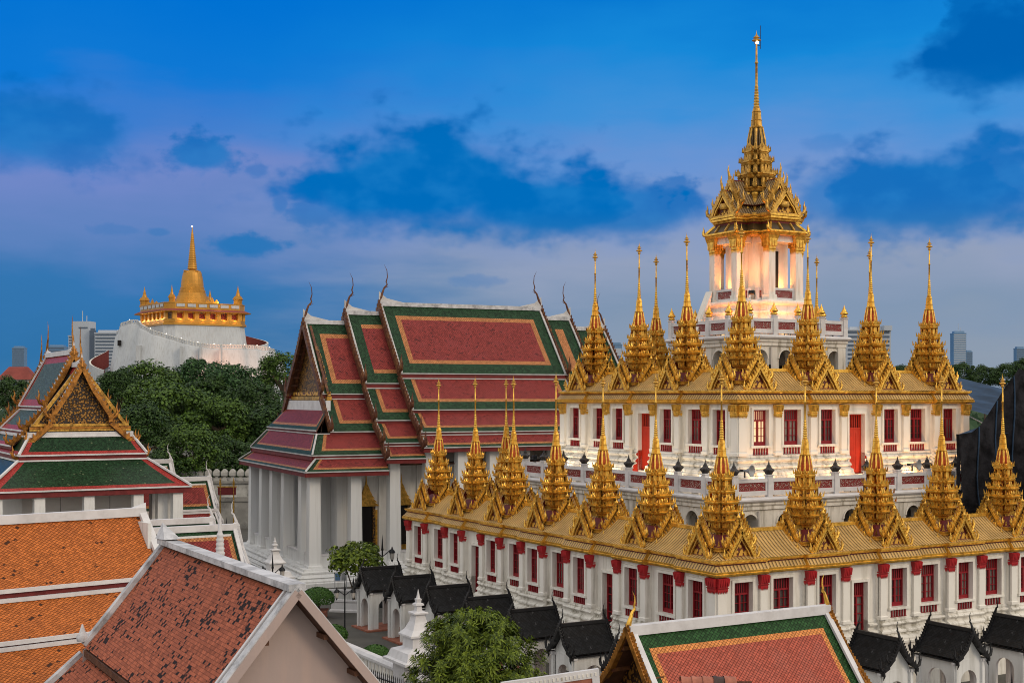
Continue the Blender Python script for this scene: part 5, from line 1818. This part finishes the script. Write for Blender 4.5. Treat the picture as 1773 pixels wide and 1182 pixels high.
# upper drum and gallery, a square turned to show two faces
UPR = rotz(R(35))
def oct_(r, c, z): return [(UPR @ V(p)) for p in ((-r + c, -r, z), (r - c, -r, z), (r, -r + c, z), (r, r - c, z), (r - c, r, z), (-r + c, r, z), (-r, r - c, z), (-r, -r + c, z))]
mb = MB()
mb.loft([oct_(r, 3.2, z) for r, z in ((18.5, 12), (16.8, 24), (15.2, hh(567)))], 'mount_white')
mb.build('drum', mount)
gy = MB()
gy.loft([oct_(r, 3.0, z) for r, z in ((15.3, hh(567)), (15.7, hh(566.5)), (15.7, hh(563)), (15.3, hh(562)), (15.3, hh(557)), (14.8, hh(557)))], 'mount_gold')
gy.loft([oct_(r, 3.0, z) for r, z in ((14.6, hh(545)), (16.9, hh(545)), (17.0, hh(543.6)), (15.6, hh(540)), (15.2, hh(539.5)), (15.2, hh(538)))], ['mount_gold', 'mount_gold', 'red_roof', 'mount_gold', 'mount_gold'])
gy.loft([oct_(r, 3.0, z) for r, z in ((15.2, hh(538)), (15.2, hh(530)), (15.35, hh(530)), (15.35, hh(529)), (14.7, hh(529)))], 'mount_gold')
gy.loft([oct_(13.4, 3.0, hh(558)), oct_(13.4, 3.0, hh(540))], 'plaster')
gyo = gy.build('gallery', mount)
p0 = w0_ = pn0 = None
for k in range(4):
    for j in range(7):
        x = -12.3 + 24.6 * j / 6
        M_ = rotz(R(35)) @ rotz(-k * math.pi / 2)
        if p0 is None:
            b = MB(); b.frustum((.85, .45), (.8, .45), hh(557), hh(545), 'mount_gold'); p0 = o = b.build('pillar', gyo)
        else:
            o = p0.copy(); C.objects.link(o)
        q = M_ @ V((x, -14.6, 0))
        o.location = q
        o.rotation_euler = (0, 0, R(35) - k * math.pi / 2)
        if j < 6:
            if w0_ is None:
                b = MB(); b.box(-1.1, 1.1, -.1, .1, hh(555), hh(547), 'maroon_board'); b.box(-1.35, 1.35, 0, .15, hh(556.5), hh(546), 'mount_gold'); w0_ = o = b.build('window', gyo)
            else:
                o = w0_.copy(); C.objects.link(o)
            q = M_ @ V((x + 2.05, -13.6, 0))
            o.location = q
            o.rotation_euler = (0, 0, R(35) - k * math.pi / 2)
            b2 = M_ @ V((x + 2.05, -15.4, hh(534)))
            if pn0 is None:
                b = MB(); b.box(-1.5, 1.5, -.05, .15, -.55, .55, 'mount_white'); pn0 = o = b.build('parapet_panel', gyo)
            else:
                o = pn0.copy(); C.objects.link(o)
            o.location = b2
            o.rotation_euler = (0, 0, R(35) - k * math.pi / 2)
mb = MB()
pr = [(7.4, 33.5), (6.6, 34.2)]
yb_ = [(530, 7.1), (524, 7.0), (523.5, 6.3), (518, 6.2), (517.5, 5.7), (513, 5.6), (512.5, 5.1), (508, 5.0), (507.5, 4.7), (503, 4.75), (502, 4.3), (498, 4.35), (497, 4.05), (493, 4.05), (486, 3.9), (478, 3.6), (472, 3.3), (470, 2.9)]
mb.lathe([(r, hh(y)) for y, r in yb_], 24, 'mount_gold', smooth=False)
mb.frustum((2.6, 2.6), (2.6, 2.6), hh(470.5), hh(468.6), 'mount_gold')
mb.lathe([(1.3, hh(469)), (1.3, hh(466.5)), (1.9, hh(466))], 16, 'mount_gold')
pr = []
for k in range(16):
    y = 466 - 62 * k / 16
    r = 1.75 - 1.35 * k / 16
    pr += [(r, hh(y)), (r * 1.04, hh(y - 1.8)), (r * .86, hh(y - 2.6))]
pr += [(.36, hh(403)), (.16, hh(396)), (.0, hh(390))]
mb.lathe(pr, 14, 'mount_gold')
mb.build('stupa', mount)
t0 = None
for px, yy in ((245, 497), (413, 498), (316, 506), (345, 512)):
    back = px in (345,)
    x = (px - 333) * PXM
    y = {245: 4.0, 413: -1.0, 316: -15.0, 345: 17}[px]
    if t0 is None:
        b = MB()
        b.loft([redent(r, z) for r, z in ((1.7, 0), (1.7, .8), (1.4, 1.0), (1.5, 2.4), (1.9, 2.6), (1.6, 3.0), (1.2, 3.7))], 'mount_gold')
        b.lathe([(.95, 3.6), (.8, 4.4), (.55, 4.8), (.6, 5.0), (.3, 6.2), (.12, 7.2), (.0, 7.8)], 10, 'mount_gold')
        t0 = o = b.build('turret', mount)
    else:
        o = t0.copy(); C.objects.link(o)
    o.location = (x, y, hh(531))
    if px == 316: o.scale = (.7, .7, .9)
a0 = None
for px, y in ((266, -1.5), (377, -8.5)):
    if a0 is None:
        b = MB()
        for j in (-1, 0, 1): b.extrude([(j * 1.5 - .85, 0), (j * 1.5 + .85, 0), (j * 1.5 + .7, 1.0), (j * 1.5, 2.6 - abs(j) * .8), (j * 1.5 - .7, 1.0)], -.3, .3, 'mount_gold')
        a0 = o = b.build('gablet', mount)
    else:
        o = a0.copy(); C.objects.link(o)
    o.location = ((px - 333) * PXM, y, hh(530))
lb = MB()
for k in range(0, NA, 3):
    p = V(rings[3][k])
    lb.lathe([(.0, p.z + 1.1), (.2, p.z + 1.25), (.0, p.z + 1.45)], 6, 'white_lens', p.x, p.y)
lb.lathe([(.0, hh(394)), (.4, hh(392.5)), (.0, hh(391))], 6, 'white_lens', 0, -.5)
lb.build('lamp', mount)

# ------------------------------------------------------------------ old fort wall between the roofs
q = at(420, 850, 140)
fort = thing('fort', 'old white fort wall topped with round headed merlons between the left roofs and the hall', 'fort', (q.x, q.y, 0), R(0))
ft = H - (832 - 687) / 2261 * 140
mb = MB()
mb.loft([rect(-9, 22, 0, 6, o, z) for o, z in ((.6, 0), (.3, ft * .55), (.45, ft * .57), (.45, ft * .66), (.1, ft * .68), (.1, ft * .93), (.3, ft * .95), (.3, ft))], ['stone', 'stone', 'stone', 'fort_stone', 'fort_stone', 'stone', 'stone'])
mb.build('wall', fort)
m0 = None
for k in range(36):
    x = -8.8 + k * .86
    if m0 is None:
        b = MB()
        b.loft([rect(-.30, .30, 0, .5, o, z) for o, z in ((.0, 0), (.0, .25), (-.16, .3), (-.16, .42), (.03, .55), (.04, .85), (.0, 1.05), (-.12, 1.2), (-.2, 1.28))], 'fort_stone')
        m0 = o = b.build('merlon', fort)
    else:
        o = m0.copy(); C.objects.link(o)
    o.location = (x, -.2, ft)

# ------------------------------------------------------------------ buildings of the city
def block(px0, px1, ytop, z, label, mat, band=None, floors=8, depth=.8, name='office_tower', extra=None, vert=0, base=0):
    a, b = at(px0, ytop, z), at(px1, ytop, z)
    w, h = b.x - a.x, a.z - base
    t = thing(name, label, 'building', ((a.x + b.x) / 2, z, base), R(random.uniform(-6, 6)))
    mb = MB()
    d = w * depth
    mb.loft([rect(-w / 2, w / 2, 0, d, o, zz) for o, zz in ((0, 0), (0, h), (.02 * w, h), (.02 * w, h + .012 * h), (-.1 * w, h + .012 * h), (-.12 * w, h + .04 * h))], mat)
    mb.build('wall', t)
    if band:
        wb = None
        for k in range(floors):
            zz = h * (k + .35) / floors
            if wb is None:
                q_ = MB()
                fh = h / floors * .45
                q_.loft([rect(-w * .46, w * .46, 0, d, .0, 0), rect(-w * .46, w * .46, 0, d, .0, fh)], band)
                q_.frustum((w * .465, d * .5 + .25), (w * .465, d * .5 + .25), .02, fh - .02, band, 0, d / 2)
                wb = o = q_.build('window_band', t)
            else:
                o = wb.copy(); C.objects.link(o)
            o.location = (0, 0, zz)
    if extra: extra(t, w, h, d)
    return t
def mast(t, w, h, d):
    mb = MB(); mb.tube([(0, d / 2, h), (0, d / 2, h * 1.14)], w * .02, 5, 'city_white'); mb.tube([(w * .2, d / 2, h), (w * .2, d / 2, h * 1.09)], w * .02, 5, 'city_white'); mb.build('mast', t)
def core(t, w, h, d):
    mb = MB()
    mb.box(-w * .30, w * .50, -w * .06, d * .9, 0, h * 1.18, 'city_white')
    mb.box(.0, w * .42, -w * .065, -w * .055, h * 1.09, h * 1.11, 'city_dark')
    mb.build('stair_tower', t)
    mast(t, w, h * 1.15, d)
block(118, 156, 582, 820, 'pale tower block with a stair tower and mast behind the chapel roof', 'city_white', 'city_dark', 30, extra=core)
block(155, 164, 574, 815, 'narrow dark blue slab between the two pale office blocks', 'city_dark', None)
block(164, 206, 577, 810, 'pale office block with rows of dark window bands left of the golden mount', 'city_white', 'city_dark', 26)
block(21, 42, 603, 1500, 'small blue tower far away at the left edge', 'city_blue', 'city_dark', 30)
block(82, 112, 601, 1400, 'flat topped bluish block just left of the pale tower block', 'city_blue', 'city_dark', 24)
block(1651, 1673, 578, 1500, 'tall slim blue tower on the right horizon', 'city_blue', 'city_white', 34, extra=mast)
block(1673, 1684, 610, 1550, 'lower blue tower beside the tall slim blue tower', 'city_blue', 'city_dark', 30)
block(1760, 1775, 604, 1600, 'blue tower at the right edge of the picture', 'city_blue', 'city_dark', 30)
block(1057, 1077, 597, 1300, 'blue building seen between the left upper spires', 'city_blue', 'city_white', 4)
def balc(t, w, h, d):
    mb = MB(); mb.box(w * .32, w * .5, -2, d * .6, h, h * 1.05, 'city_white'); mb.box(-.1 * w, .1 * w, 0, d * .5, h * 1.02, h * 1.1, 'city_white'); mb.build('roof_house', t)
block(1465, 1543, 572, 620, 'pale apartment block with rows of windows behind the right upper spires', 'city_white', 'city_dark', 22, extra=balc, name='apartment_block')
def hip(t, w, h, d):
    mb = MB(); mb.loft([rect(-w / 2, w / 2, 0, d, 1.0, h), rect(-w * .3, w * .3, d * .4, d * .6, 0, h + 4.2)], 'red_roof'); mb.build('roof', t)
block(1, 52, 657, 420, 'low red roofed house among the trees at the left edge', 'inner_plaster', 'city_dark', 4, name='town_house', extra=hip)

# ------------------------------------------------------------------ covered scaffold at the right
tarp = thing('covered_scaffold', 'scaffold wrapped in dark blue and black netting beside the upper storey', 'scaffold', (LX, LY, 0), LRZ)
def sheet(f, nu, nv, mat, name):
    mb = MB()
    vs = [f(i / nu, j / nv) for i in range(nu + 1) for j in range(nv + 1)]
    fs = [(i * (nv + 1) + j, (i + 1) * (nv + 1) + j, (i + 1) * (nv + 1) + j + 1, i * (nv + 1) + j + 1) for i in range(nu) for j in range(nv)]
    mb.add(vs, fs, mat, smooth=True)
    return mb.build(name, tarp)
TK = [(3.9, 12.0), (4.9, 12.1), (5.6, 12.5), (6.3, 13.2), (7.5, 14.5), (8.7, 15.6), (9.8, 15.2), (11.5, 13.6), (14.0, 11.8), (22, 9.5)]
def top_front(x):
    for (a, za), (b, zb) in zip(TK[:-1], TK[1:]):
        if a <= x <= b: return za + (zb - za) * (x - a) / (b - a)
    return 9.5
def front(u, v):
    x = 3.9 + u * 17
    fold = .42 * math.sin(x * 2.1 + 2.3 * math.sin(v * 4 + x * .3)) * (1 - v * .5) + .12 * math.sin(x * 5.3 + v * 5 + 2 * math.sin(x * .9))
    return (x, -11.9 + fold * min(1, (1 - v) * 4), top_front(x) * v)
sheet(front, 160, 24, 'black_cloth', 'netting')
def side(u, v):
    y = -11.9 + u * .25
    return (3.9 + .1 * math.sin(v * 9), y, 12.0 * v)
sheet(side, 6, 12, 'black_cloth', 'netting')
BL = [((3.9, -11.85, 12.0), 0), ((9.25, -10.4, 12.7), .3), ((9.7, 3.0, 15.55), 1)]
def blue(u, v):
    for (p, a), (q_, b) in zip(BL[:-1], BL[1:]):
        if a <= v <= b:
            t = (v - a) / (b - a)
            p0 = V(p) * (1 - t) + V(q_) * t
            break
    x1 = 20
    z = p0.z - .25 * math.sin(math.pi * u) * math.sin(math.pi * v) + .05 * math.sin(u * 25 + v * 6)
    return (p0.x + (x1 - p0.x) * u, p0.y, z)
sheet(blue, 30, 20, 'blue_cloth', 'roof_cover')
mb = MB()
mb.beam(blue(.18, .05), blue(.42, 1.0), .05, .05, 'grey_metal')
mb.beam((9.7, 3.0, 0), blue(0, 1), .1, .1, 'grey_metal')
mb.build('rope', tarp)
for u_ in (.085, .17, .25, .36, .50):
    mb = MB()
    mb.tube([V(front(u_ + .004 * math.sin(k), k / 14)) - V((0, .04, 0)) for k in range(1, 15)], .045, 5, 'blue_cloth')
    mb.build('seam', tarp)
# ------------------------------------------------------------------ trees and bushes
def leaf(mb, p, n, s_, mat, ang):
    n = n.normalized()
    a = n.cross(V((0, 0, 1)))
    if a.length < .05: a = V((1, 0, 0))
    a.normalize()
    b = n.cross(a)
    c, d = math.cos(ang), math.sin(ang)
    a, b = a * c + b * d, b * c - a * d
    vs = [p - a * s_ * .5, p + b * s_ * .32 + n * s_ * .06, p + a * s_ * .5, p - b * s_ * .32 + n * s_ * .06]
    mb.add(vs, [(0, 1, 2, 3)], mat)
def crown(rnd, rx, rz_, zc, nclump, nleaf, size, mat, flat=.75, spread=.30):
    mb = MB()
    for c in range(nclump):
        th = rnd.uniform(0, 2 * math.pi)
        u = rnd.uniform(-.55, 1)
        rr = math.sqrt(max(0, 1 - u * u)) * rnd.uniform(.72, 1.02)
        k = rnd.uniform(.80, 1.06)
        cen = V((rx * rr * math.cos(th) * k, rx * rr * math.sin(th) * k, zc + rz_ * u * k))
        cr = rx * rnd.uniform(spread * .5, spread * 1.45)
        for l in range(nleaf):
            d = V((rnd.gauss(0, 1), rnd.gauss(0, 1), rnd.gauss(.25, 1) )).normalized()
            if d.z < -.35 and rnd.random() < .7: d.z = -d.z
            p = cen + V((d.x * cr, d.y * cr, d.z * cr * flat)) * rnd.uniform(.72, 1.04)
            n = (d + V((rnd.uniform(-.6, .6), rnd.uniform(-.6, .6), rnd.uniform(-.1, .8))))
            leaf(mb, p, n, size * rnd.uniform(.7, 1.35), mat, rnd.uniform(0, 6.28))
    return mb
def trunk(rnd, h, r, rx, branches=5):
    mb = MB()
    mb.tube([(0, 0, 0), (.1 * r, 0, h * .3), (-.2 * r, .2 * r, h * .6), (0, 0, h)], [r * 1.3, r, r * .85, r * .6], 8, 'bark')
    for k in range(branches):
        a = 2 * math.pi * k / branches + rnd.uniform(-.4, .4)
        z0 = h * rnd.uniform(.6, .95)
        mb.tube([(0, 0, z0), (rx * .3 * math.cos(a), rx * .3 * math.sin(a), z0 + h * .08), (rx * .6 * math.cos(a), rx * .6 * math.sin(a), z0 + h * .14)], [r * .55, r * .35, r * .1], 6, 'bark')
    return mb
protos = []
for i, (mat, nl) in enumerate((('leaf_mid', 120), ('leaf_dark', 120), ('leaf_bluish', 120), ('leaf_mid', 120), ('leaf_dark', 110))):
    rnd = random.Random(20 + i)
    protos.append((crown(rnd, 1.0, .80, 1.15, 78, nl, .085, mat), trunk(rnd, .8, .07, .8)))
crown_me = {}
def tree(kind, px, ytop, z, wpx, label, group='trees behind the temple roofs', hgt=None):
    q = at(px, ytop, z)
    rx = wpx / 2 / 2261 * z
    t = thing('tree', label, 'tree', (q.x, q.y, 0), random.uniform(0, 6.28), group)
    kx = rx
    hz_ = q.z
    rzz = hgt or rx * .85
    for nm, i in (('crown', 0), ('trunk', 1)):
        if (kind, i) not in crown_me:
            o = protos[kind][i].build(nm, t)
            crown_me[(kind, i)] = o
        else:
            o = crown_me[(kind, i)].copy(); C.objects.link(o); o.parent = t
        if i == 0:
            o.scale = (kx * .82, kx * .82, rzz)
            o.location = (0, 0, hz_ - rzz * 2.02)
        else:
            o.scale = (kx * .82, kx * .82, max(1.0, (hz_ - rzz * .9)) / .8)
    return t
TL = [(0, 252, 628, 185, 150, 'round topped light green tree below the left end of the golden mount'), (2, 345, 622, 190, 120, 'bluish green tree in front of the middle of the golden mount wall'), (2, 398, 632, 180, 120, 'bluish green tree below the stair of the golden mount'),
      (0, 492, 612, 185, 110, 'bright tree right of the golden mount, against the hall gable'), (1, 440, 662, 170, 120, 'dark tree filling the gap just left of the hall gable'), (1, 205, 640, 175, 90, 'dark tree behind the right slope of the chapel gable'),
      (3, 300, 668, 160, 170, 'broad green tree in the middle of the left grove'), (3, 385, 690, 158, 130, 'rounded tree above the fort wall, lower and nearer'), (1, 470, 700, 160, 130, 'dark tree by the eave corner of the hall'),
      (1, 240, 700, 150, 130, 'dark tree beside the chapel gable flames'), (3, 330, 738, 142, 130, 'leafy tree low in the grove above the small green roof'), (1, 400, 762, 150, 130, 'dark low tree just behind the fort merlons'),
      (1, 368, 655, 178, 140, 'dark tree behind the broad middle tree of the left grove'), (1, 410, 700, 165, 120, 'dark tree above the low tree by the fort merlons'), (4, 290, 780, 140, 110, 'dark low tree right of the chapel eave'), (4, 455, 775, 152, 110, 'dark low tree under the eave of the hall'), (1, 22, 655, 150, 90, 'dark tree behind the chapel, below the low red roof'), (4, 62, 690, 160, 110, 'dark tree mostly hidden by the chapel roof'),
      (0, 268, 655, 170, 120, 'light green bulging tree right of the chapel finials')]
for a in TL: tree(*a, hgt=None)
TR = [(1, 1668, 630, 300, 60, 'left one of the far trees over the blue netting roof'), (1, 1705, 634, 310, 60, 'middle one of the far trees over the blue netting roof'), (4, 1742, 632, 305, 60, 'far tree under the slim blue tower, right of the others'), (1, 1775, 622, 290, 60, 'far tree at the right edge of the picture'),
      (4, 1560, 634, 320, 50, 'far tree glimpsed left of the rightmost upper spire'), (4, 1470, 646, 320, 60, 'far tree glimpsed below the pale apartment block')]
for a in TR: tree(*a, group='far trees at the right')
tree(2, 487, 880, 128, 60, 'small green tree seen between the columns of the hall')
# the leafy tree close to the camera
def palmate(rnd, rx, rz_, zc, nclump, mat):
    mb = MB()
    for c in range(nclump):
        th = rnd.uniform(0, 2 * math.pi)
        u = rnd.uniform(-.25, 1)
        rr = math.sqrt(1 - u * u) * rnd.uniform(.55, 1.0)
        k = rnd.choice((.7, .85, 1.0, 1.08))
        cen = V((rx * rr * math.cos(th) * k, rx * rr * math.sin(th) * k, zc + rz_ * u * k))
        ax = (V((math.cos(th) * .7, math.sin(th) * .7, .75)) + V((rnd.uniform(-.4, .4), rnd.uniform(-.4, .4), rnd.uniform(-.2, .4)))).normalized()
        s_ = ax.cross(V((0, 0, 1))).normalized()
        b = ax.cross(s_)
        for w in range(3):
            L = .34 * (1 - .2 * w)
            base_ = cen + ax * (.10 * w)
            for j in range(8):
                a = 2 * math.pi * j / 8 + w * .4
                d = (s_ * math.cos(a) + b * math.sin(a)) + ax * (.25 + .25 * w)
                d.normalize()
                tip = base_ + d * L * rnd.uniform(.8, 1.1) - V((0, 0, .05))
                sd2 = d.cross(ax).normalized() * L * .13
                m_ = base_ + d * L * .5 + ax * .03
                mb.add([base_, m_ + sd2, tip, m_ - sd2], [(0, 1, 2, 3)], mat)
    return mb
q = at(824, 1066, 46)
nt_ = thing('tree', 'bright green leafy treetop close to the camera at the bottom of the picture', 'tree', (q.x, q.y, 0), 0)
palmate(random.Random(5), 2.35, 2.15, q.z - 2.25, 620, 'leaf_bright').build('crown', nt_)
trunk(random.Random(5), q.z - 2.6, .16, 1.6).build('trunk', nt_)
q = at(620, 945, 86)
st_ = thing('tree', 'small slender stemmed tree in front of the hall side columns', 'tree', (q.x, q.y, 0), 0)
crown(random.Random(9), 1.75, 1.0, q.z - 1.0, 46, 60, .26, 'leaf_bright').build('crown', st_)
mb = MB()
for k in range(4):
    a = k * 1.7
    mb.tube([(.15 * math.cos(a), .15 * math.sin(a), 0), (.3 * math.cos(a), .3 * math.sin(a), 1.2), (.9 * math.cos(a), .9 * math.sin(a), q.z - 1.1)], [.07, .055, .03], 6, 'bark')
mb.build('trunk', st_)
def bush(px, ytop, z, rpx, label, stem):
    q = at(px, ytop, z)
    r = rpx / 2261 * z
    t = thing('clipped_bush', label, 'bush', (q.x, q.y, 0), 0, 'clipped round bushes on the court')
    rnd = random.Random(px)
    mb = MB()
    zc = q.z - r * .72
    for k in range(5200):
        d = V((rnd.gauss(0, 1), rnd.gauss(0, 1), rnd.gauss(.1, 1))).normalized()
        if d.z < -.3: d.z = -d.z
        p = V((d.x * r, d.y * r, zc + d.z * r * .72)) * 1.0
        p = V((p.x, p.y, p.z)) + d * rnd.uniform(-.10, .02)
        leaf(mb, p, d + V((rnd.uniform(-.7, .7), rnd.uniform(-.7, .7), rnd.uniform(-.4, .7))), .11, 'leaf_hedge', rnd.uniform(0, 6.28))
    mb.build('foliage', t)
    mb = MB()
    if stem:
        mb.lathe([(.16, .45), (.12, zc - r * .2)], 8, 'bark')
        mb.build('trunk', t)
        mb = MB()
        mb.loft([rect(-.55, .55, -.55, .55, o, zz) for o, zz in ((0, 0), (0, .38), (.06, .4), (.06, .5), (-.1, .5))], 'soil_red')
        mb.build('planter', t)
    else:
        mb.lathe([(.14, 0), (.10, zc)], 8, 'bark')
        mb.build('trunk', t)
bush(550, 1016, 83, 29, 'clipped dome shaped bush in a red planter beside the pink gable roof', True)
bush(577, 1081, 72, 25, 'clipped round bush half hidden behind the white garden wall coping', False)
bush(650, 1116, 67, 26, 'clipped round bush in front of the white arched gate', False)
# wooded edge of the city on the horizon
rnd = random.Random(3)
mb = MB()
for k in range(3800):
    z = rnd.uniform(330, 760)
    x = rnd.uniform(-.72, .72) * z
    h_ = rnd.uniform(6, 13)
    for j in range(5):
        leaf(mb, V((x + rnd.uniform(-3, 3), z + rnd.uniform(-3, 3), h_ + rnd.uniform(-5, 1))), V((rnd.uniform(-1, 1), -1, rnd.uniform(0, 1.5))), rnd.uniform(3, 5.5), 'leaf_far', rnd.uniform(0, 6.28))
wood = mb.build('far_wood')
wood['kind'] = 'stuff'

# ------------------------------------------------------------------ the lamps that are lit
def lamp(name, p, watts, col, size=.25, spot=None, aim=None, blend=.6):
    l = bpy.data.lights.new(name, 'SPOT' if spot else 'POINT')
    l.energy = watts
    l.color = col
    l.shadow_soft_size = size
    o = bpy.data.objects.new(name, l)
    C.objects.link(o)
    o.location = p
    if spot:
        l.spot_size = R(spot)
        l.spot_blend = blend
        o.rotation_euler = (V(aim) - V(p)).to_track_quat('-Z', 'Y').to_euler()
    return o
WARM = (1.0, .47, .17)
fl0 = None
ORD = ('first', 'second', 'third', 'fourth', 'fifth', 'sixth', 'seventh')
def floodlight(a, b, z, aim_a, aim_b, aim_z, watts, col, label, spot=110, size=.12):
    global fl0
    p = loc(a, b) + V((0, 0, z))
    t_ = loc(aim_a, aim_b) + V((0, 0, aim_z))
    d = (t_ - p).normalized()
    if fl0 is None:
        fl0 = s_ = thing('floodlight', label, 'floodlight', (0, 0, 0), 0, 'floodlights on the temple terraces')
        mb = MB(); mb.M = Matrix.Rotation(R(90), 4, 'X')
        mb.loft([rect(-.16, .16, -.11, .11, o, zz) for o, zz in ((-.05, -.14), (0, -.10), (0, .10), (.02, .12))], 'black_metal')
        mb.build('housing', fl0)
        mb = MB(); mb.box(-.15, .15, -.125, -.121, -.10, .10, 'warm_lens'); mb.build('lens', fl0)
        mb = MB(); mb.box(-.2, -.18, -.03, .03, -.28, .05, 'black_metal'); mb.box(.18, .2, -.03, .03, -.28, .05, 'black_metal'); mb.box(-.2, .2, -.03, .03, -.3, -.28, 'black_metal'); mb.build('bracket', fl0)
    else:
        s_ = dup(fl0, label=label)
    s_.location = p
    s_.rotation_euler = (-d).to_track_quat('Y', 'Z').to_euler() if False else (0, 0, math.atan2(d.y, d.x) + math.pi / 2)
    lamp('flood', p + d * .2, watts, col, size, spot, t_)
for i, x in enumerate((-7.4, -4.8, -2.1, .8, 3.4, 6.0, 8.0)):
    floodlight(x, -9.72, 9.3, x + .2, -8.7, 10.4, (165, 90, 190, 110, 230, 150, 90)[i], (1.0, .56, .26), ORD[i] + ' floodlight behind the right balustrade of the middle terrace, from the corner', 140)
for i, y in enumerate((-6.5, -3.6, -.8, 2.0, 4.6, 7.2)):
    floodlight(-9.72, y, 9.3, -8.7, y + .2, 10.4, (120, 70, 130, 60, 140, 120)[i], (1.0, .80, .55), ORD[i] + ' floodlight behind the left balustrade of the middle terrace, from the corner', 140)
for n_, (a, b, w) in enumerate(((-2.05, .5, 110), (.5, -2.05, 110), (-2.55, -2.55, 210), (2.05, -.3, 90), (-2.05, -.5, 80), (-.5, -2.05, 80))):
    c_ = n_ == 2
    floodlight(a, b, 20.1 if not c_ else 20.0, a * .55, b * .55, 23.0 if not c_ else 22.6, w * 1.05, (1.0, .32, .07), ORD[n_] + ' floodlight in the tower portico, washing its walls orange', 160 if not c_ else 80, .3)
for n_, (a, b, w) in enumerate(((-3.35, -3.35, 330), (-3.4, -.6, 150), (-.6, -3.4, 190), (3.0, -3.3, 150), (-3.3, 2.2, 120))):
    floodlight(a, b, 17.75, a * .5, b * .5, 20.8, w * 1.25, (1.0, .27, .07), ORD[n_] + ' floodlight on the top terrace, aimed at the tower', 110, .2)
floodlight(-10.15, 9.0, 10.25, -8.6, 8.5, 10.4, 30, (1.0, .9, .75), 'pale floodlight on the far left end of the terrace balustrade')
# warm light under the gallery of the mount and on its right flank
for k, n in ((0, 6), (1, 5)):
    for j in range(n):
        x = -12.3 + 24.6 * (j + .5) / n
        p = rotz(R(35)) @ rotz(-k * math.pi / 2) @ V((x, -15.6, hh(556)))
        lamp('gallery_lamp', V((mc.x, mc.y, 0)) + p, 150, (1.0, .60, .20), .4)
for px, y, w in ((430, 560, 15000), (395, 640, 9000), (375, 660, 7000)):
    pass
lamp('mount_lamp', V((mc.x + 22, mc.y - 58, 10)), 75000, (1.0, .46, .26), 1.0, 62, V((mc.x + 17, mc.y, 20)))
lamp('mount_lamp', V((mc.x + 2, mc.y - 16.0, hh(528))), 1500, (1.0, .72, .34), .5)
lamp('mount_lamp', V((mc.x + 12, mc.y - 10.0, hh(528))), 1000, (1.0, .72, .34), .5)
